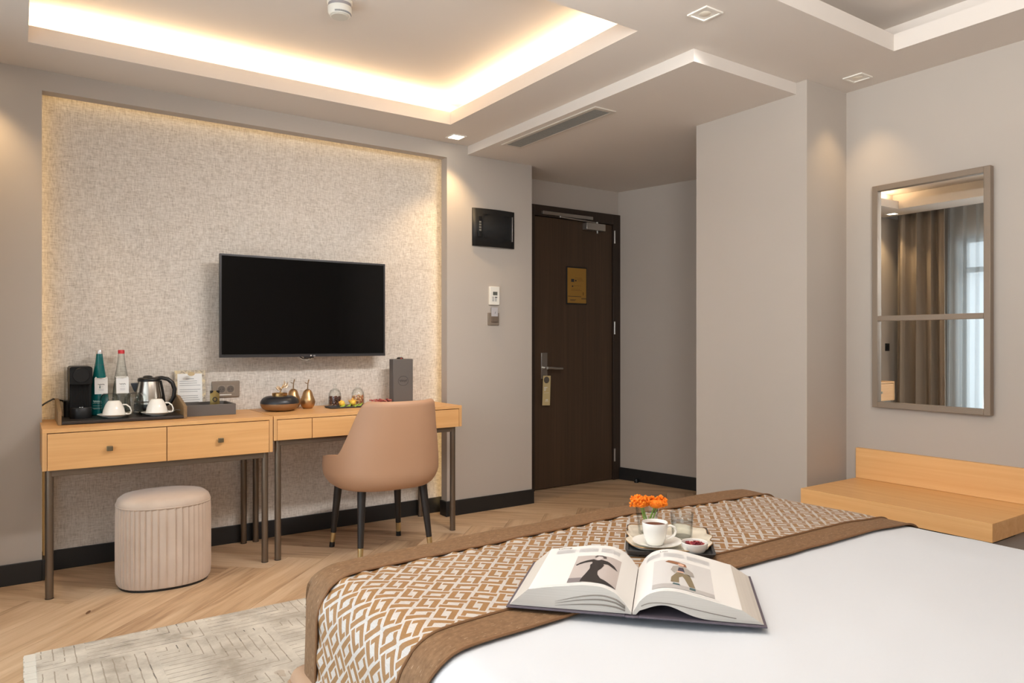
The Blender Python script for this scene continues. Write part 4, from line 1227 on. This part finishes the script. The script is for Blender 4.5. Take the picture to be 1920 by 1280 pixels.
sp = MB(); sp.add([(-.050, -.020, .16), (-.050, .020, .16), (-.066, 0, .10), (-.088, -.010, .158), (-.088, .010, .158)], [(0, 3, 4, 1), (0, 2, 3), (3, 2, 4), (4, 2, 1), (0, 1, 2)])
sp.build('spout', simple('spout_grey', S(70, 74, 80), .35, .3), kt, bevel=.004, weld=True)
MB().lathe([(.0722, .060), (.0705, .066)], 44, cap=False).build('water_mark', simple('band_dark', S(70, 62, 58), .4), kt)

ic = thing('information_card', 'framed white information sheet standing behind the grey box', 'card', (.786, 4.255, DZ))
n = NT('marbled_frame', rough=.5)
n.set('Base Color', n.ramp(n.noise(n.tc(), 30, 4, .6, 1.5), [(.35, S(140, 126, 112)), (.5, S(202, 188, 164)), (.65, S(226, 206, 160))]))
fr_ = MB(); fr_.box(-.079, .079, 0, .004, 0, .232); fr_.build('frame', n.mat, ic, rot=(R(-6), 0, 0), smooth=0)
p_ = bx('sheet', M_paper, -.064, .062, -.001, 0, .008, .214, ic, bevel=0); p_.rotation_euler = (R(-6), 0, 0)
em = MB(); em.lathe([(.0005, .0015), (.018, .0015), (.018, 0)], 28, sx=1, sy=.62, M=Matrix.Rotation(R(90), 4, 'X')); em.build('emblem', simple('emblem_gold', S(196, 172, 130), .5), ic, loc=(-.002, -.023, .213), rot=(R(-6), 0, 0))
sq = MB(); sq.tube([(-.012 + .024 * i / 24, -.0035, .213 + .002 * math.sin(i * 1.4)) for i in range(25)], .0007, 4); sq.build('script', M_inkd, ic, loc=(0, -.0225, 0), rot=(R(-6), 0, 0))
rnd = random.Random(2)
ln_ = [(-.022, .020, .184, .187)]
for i in range(11):
    zz = .172 - i * .0115
    if i in (3, 6): continue
    ln_.append((-.054, .054 - rnd.uniform(0, .02), zz, zz + .0022))
q_ = bars('text_lines', ln_, M_ink, ic, -.0013); q_.rotation_euler = (R(-6), 0, 0)

gb = thing('amenity_box', 'open grey leatherette box right of the coffee tray', 'box', (.843, 4.135, DZ))
f = MB(); hx, hy, hh, th_ = .125, .115, .058, .011
f.box(-hx, hx, -hy, -hy + th_, 0, hh); f.box(-hx, hx, hy - th_, hy, 0, hh); f.box(-hx, -hx + th_, -hy + th_, hy - th_, 0, hh); f.box(hx - th_, hx, -hy + th_, hy - th_, 0, hh)
f.build('box_walls', M_greybox, gb, bevel=.0015)
bx('box_floor', M_greybox, -hx + th_, hx - th_, -hy + th_, hy - th_, 0, .006, gb, bevel=0)
def sachet(label, x, y, col, rz, h_):
    s_ = thing('tea_sachet', label, 'sachet', (x, y, DZ + .0065), rz)
    def fn(u, v): return (-.024 + .048 * u, -.006 * math.sin(PI * u) * math.sin(PI * v) - .0005, h_ * v)
    def fb(u, v): return (.024 - .048 * u, .006 * math.sin(PI * u) * math.sin(PI * v) + .0005, h_ * v)
    mb = MB(); mb.grid(fn, 8, 8); mb.grid(fb, 8, 8)
    mb.build('packet', simple('foil', S(*col), .3, .6), s_, smooth=180)
    e_ = MB(); e_.lathe([(.008, .001), (.0125, .001), (.0125, 0), (.008, 0)], 20, cap=False, M=Matrix.Rotation(R(90), 4, 'X')); e_.build('round_mark', M_inkd, s_, loc=(0, -.007, h_ * .6))
    bars('foot_print', [(-.012, .012, h_ * .12, h_ * .3)], simple('blue_print', S(74, 96, 122), .5), s_, -.0055)
    bars('top_band', [(-.024, -.008, h_ * .88, h_), (.008, .024, h_ * .88, h_)], M_black, s_, -.001)
sachet('gold tea sachet standing foremost in the grey box', .884, 4.130, (150, 128, 76), R(-6), .118)
sachet('dull brass tea sachet standing behind the gold one', .888, 4.150, (112, 98, 62), R(8), .112)

# ------------------------------------------------------------------ things on the writing desk
dc = thing('lidded_bowl', 'flat black and gold ornamental bowl with a gold flower lid', 'ornament', (1.222, 4.09, DZ))
M_dgold = simple('aged_gold', S(158, 130, 98), .36, .7)
low = [(.0005, .0), (.045, 0), (.060, .003)]; up = []
for i in range(0, 11):
    a = R(-72 + 72 * i / 10); low.append((.062 + .043 * math.cos(a), .043 + .040 * math.sin(a)))
for i in range(0, 11):
    a = R(84 * i / 10); up.append((.062 + .043 * math.cos(a), .043 + .040 * math.sin(a)))
up += [(.04, .0835), (.0005, .084)]
MB().lathe(low, 44, cap=False).build('gold_base', M_dgold, dc, smooth=180)
MB().lathe(up, 44, cap=False).build('black_top', simple('satin_black', S(34, 34, 38), .38), dc, smooth=180)
MB().lathe([(.041, .081), (.042, .099), (.039, .100), (.0385, .086), (.0005, .085)], 28, cap=False).build('gold_collar', M_gold, dc)
fs_ = MB(); fs_.tube([(0, 0, .084), (.004, 0, .108), (.012, .002, .128), (.022, .004, .145)], [.005, .0035, .003, .0025], 8); fs_.build('flower_stem', M_gold, dc)
def petal(c_, d_, up_, L_, W_):
    c_, d_, up_ = Vector(c_), Vector(d_).normalized(), Vector(up_).normalized(); sd_ = d_.cross(up_).normalized(); up_ = sd_.cross(d_)
    mb = MB()
    def fn(u, v):
        w_ = W_ * math.sin(PI * min(1, .12 + .88 * u) ** .8) * (v - .5) * 2
        return tuple(c_ + d_ * (L_ * u) + sd_ * w_ + up_ * (.25 * L_ * u * u - .6 * abs(w_) * abs(w_) / max(W_, 1e-4)))
    mb.grid(fn, 8, 6); return mb
for d_, u_, L_, W_, c_ in [((1, .1, .55), (-.5, 0, 1), .045, .020, (.016, .002, .130)), ((.6, .3, 1), (-1, 0, .4), .038, .016, (.018, .003, .135)), ((-1, 0, .25), (0, 0, 1), .036, .014, (.006, 0, .118)), ((-.5, -.5, .5), (0, 0, 1), .026, .012, (.006, 0, .118)), ((-.2, .3, 1), (0, -1, 0), .024, .008, (-.008, 0, .120))]:
    petal(c_, d_, u_, L_, W_).build('petal', simple('pale_gold', S(226, 204, 176), .35, .55), dc, smooth=180, solid=.0012)

def pear(label, x, y, rz):
    p_ = thing('pear_ornament', label, 'ornament', (x, y, DZ), rz)
    MB().lathe([(.0005, .001), (.022, 0), (.030, .005), (.039, .02), (.0425, .037), (.0415, .050), (.036, .064), (.0305, .077), (.0275, .088), (.0245, .097), (.0185, .106), (.010, .1115), (.0005, .113)], 36).build('pear_body', M_gold2, p_, smooth=180)
    MB().tube([(0, 0, .111), (.0005, 0, .132), (.003, 0, .152), (.008, 0, .168)], [.0042, .0032, .0032, .0042], 8).build('stem', M_dgold, p_)
    petal((.002, 0, .146), (-1, 0, .15), (0, 0, 1), .024, .006).build('leaf', M_dgold, p_, smooth=180, solid=.001)
M_gold2 = simple('pear_gold', S(186, 148, 104), .33, .85)
pear('gold pear ornament half hidden behind the flat bowl', 1.338, 4.215, R(0))
pear('gold pear ornament standing free right of the flat bowl', 1.397, 4.135, R(10))

def slate(label, x, y, hx, hy):
    o_ = MB().loft([[(a, b_, 0) for a, b_ in rr(hx * .95, hy * .92, .012)], [(a, b_, .006) for a, b_ in rr(hx, hy, .014)], [(a, b_, .010) for a, b_ in rr(hx, hy, .014)], [(a, b_, .008) for a, b_ in rr(hx * .96, hy * .93, .012)]]).build('slate_plate', M_slate, loc=(x, y, DZ), rot=(0, 0, 0))
    tag(o_, label, 'plate')
slate('dark slate plate with yellow fruit on the writing desk', 1.615, 4.075, .122, .058)
slate('dark slate plate of dried red fruit behind the chair', 1.840, 4.10, .085, .05)
M_fruit = simple('yellow_fruit', S(236, 190, 70), .4)
M_husk = simple('papery_husk', S(214, 160, 72), .7)
def fruit(label, x, y, rz, husk):
    f_ = thing('yellow_fruit', label, 'fruit', (x, y, DZ + .009), rz)
    MB().sphere((0, 0, .017), .017, 16, 10).build('fruit_body', M_fruit, f_, smooth=180)
    for k in range(5):
        a = R(k * 72 + 20)
        petal((0, .004, .018), (math.cos(a) * .8, .5, math.sin(a) * .8 + .15), (0, -1, 0), .030 if husk else .02, .012).build('husk_leaf', M_husk, f_, smooth=180, solid=.0006)
fruit('left yellow fruit on the slate plate, beside the dark fruit jar', 1.575, 4.055, R(10), False)
fruit('right yellow fruit with open husk on the slate plate', 1.645, 4.065, R(-20), True)
M_lg = simple('lettuce_green', S(150, 172, 62), .5)
gl_ = thing('green_leaf', 'bright green leaf garnish on the slate plate', 'leaf', (1.61, 4.06, DZ + .0085))
for (x, y, a) in [(-.055, -.022, 0), (-.02, -.03, 20), (.02, -.028, -15), (.055, -.01, 10)]:
    petal((x, y, .002), (math.cos(R(a)), math.sin(R(a)), .12), (0, 0, 1), .042, .014).build('leaf_blade', M_lg, gl_, smooth=180, solid=.0008)
def jar(label, labs, x, y, cols, sd_, n_):
    j_ = thing('glass_jar', label, 'jar', (x, y, DZ))
    MB().lathe([(.0005, .001), (.037, 0), (.039, .003), (.039, .055), (.036, .078), (.026, .098), (.012, .108), (.006, .112), (.005, .116), (.011, .121), (.012, .127), (.008, .132), (.0005, .133)], 32).build('bell', M_glass, j_, smooth=60)
    MB().lathe([(.0005, .006), (.0370, .006), (.0372, .055), (.034, .077), (.0245, .096), (.0005, .106)], 28, cap=False).build('bell_lining', M_glass, j_, smooth=60)
    mb = MB(); rnd = random.Random(sd_)
    for i in range(n_):
        lay = i / n_
        a = rnd.uniform(0, 6.28); q = .030 * math.sqrt(rnd.random())
        if rnd.random() < .6: q = .029
        mb.sphere((q * math.cos(a), q * math.sin(a), .011 + lay * .048), .0058, 7, 5, m=i % 2, sc=(rnd.uniform(.8, 1.3), rnd.uniform(.8, 1.3), rnd.uniform(.8, 1.1)))
    o_ = mb.build('nut_filling', [simple('fill_a', S(*cols[0]), .6), simple('fill_b', S(*cols[1]), .6)], loc=(x, y, DZ), smooth=60, kind='stuff')
    tag(o_, labs, 'nuts')
jar('bell glass jar of dark dried fruit on the writing desk', 'dark dried fruit filling the left bell jar', 1.578, 4.178, ((84, 46, 38), (112, 66, 48)), 1, 150)
jar('bell glass jar of pale nuts nearest the chair', 'pale mixed nuts filling the right bell jar', 1.724, 4.178, ((226, 186, 136), (190, 122, 82)), 2, 150)
mb = MB(); rnd = random.Random(8)
for i in range(60):
    mb.sphere((rnd.uniform(-.06, .06), rnd.uniform(-.03, .03), .008 + rnd.uniform(0, .018)), .0065, 7, 5, m=i % 2, sc=(1.3, .9, .7))
o = mb.build('dried_fruit', [simple('dry_red', S(150, 60, 54), .6), simple('dry_pink', S(186, 104, 92), .6)], loc=(1.84, 4.10, DZ + .009), smooth=60, kind='stuff')
tag(o, 'heap of dried red fruit on the slate plate behind the chair', 'fruit')

lb = thing('leather_box', 'tall grey leatherette box embossed with a ring, behind the chair', 'box', (2.007, 4.16, DZ))
bx('box_body', M_greybox, -.069, .069, -.030, .030, 0, .280, lb, bevel=.005, seg=3)
MB().tube([(.034 * math.cos(2 * PI * i / 40), -.0305, .142 + .030 * math.sin(2 * PI * i / 40)) for i in range(40)], .0007, 5, closed=True).build('ring_mark', M_blackm, lb)
MB().tube([(-.026 + .052 * i / 36, -.0305, .142 + .006 * math.sin(i * .95) * (1 if i % 9 < 6 else 1.6)) for i in range(37)], .0007, 5).build('script_mark', M_blackm, lb)
kb = MB(); kb.lathe([(.0005, 0), (.017, 0), (.019, .003), (.014, .010), (.0005, .011)], 20, sx=1.2); kb.build('top_clasp', M_black, lb, loc=(-.008, 0, .280))
MB().box(-.014, -.004, -.0225, -.018, .2815, .286).build('red_mark', simple('red_dot', S(190, 60, 50), .5), lb, smooth=0)
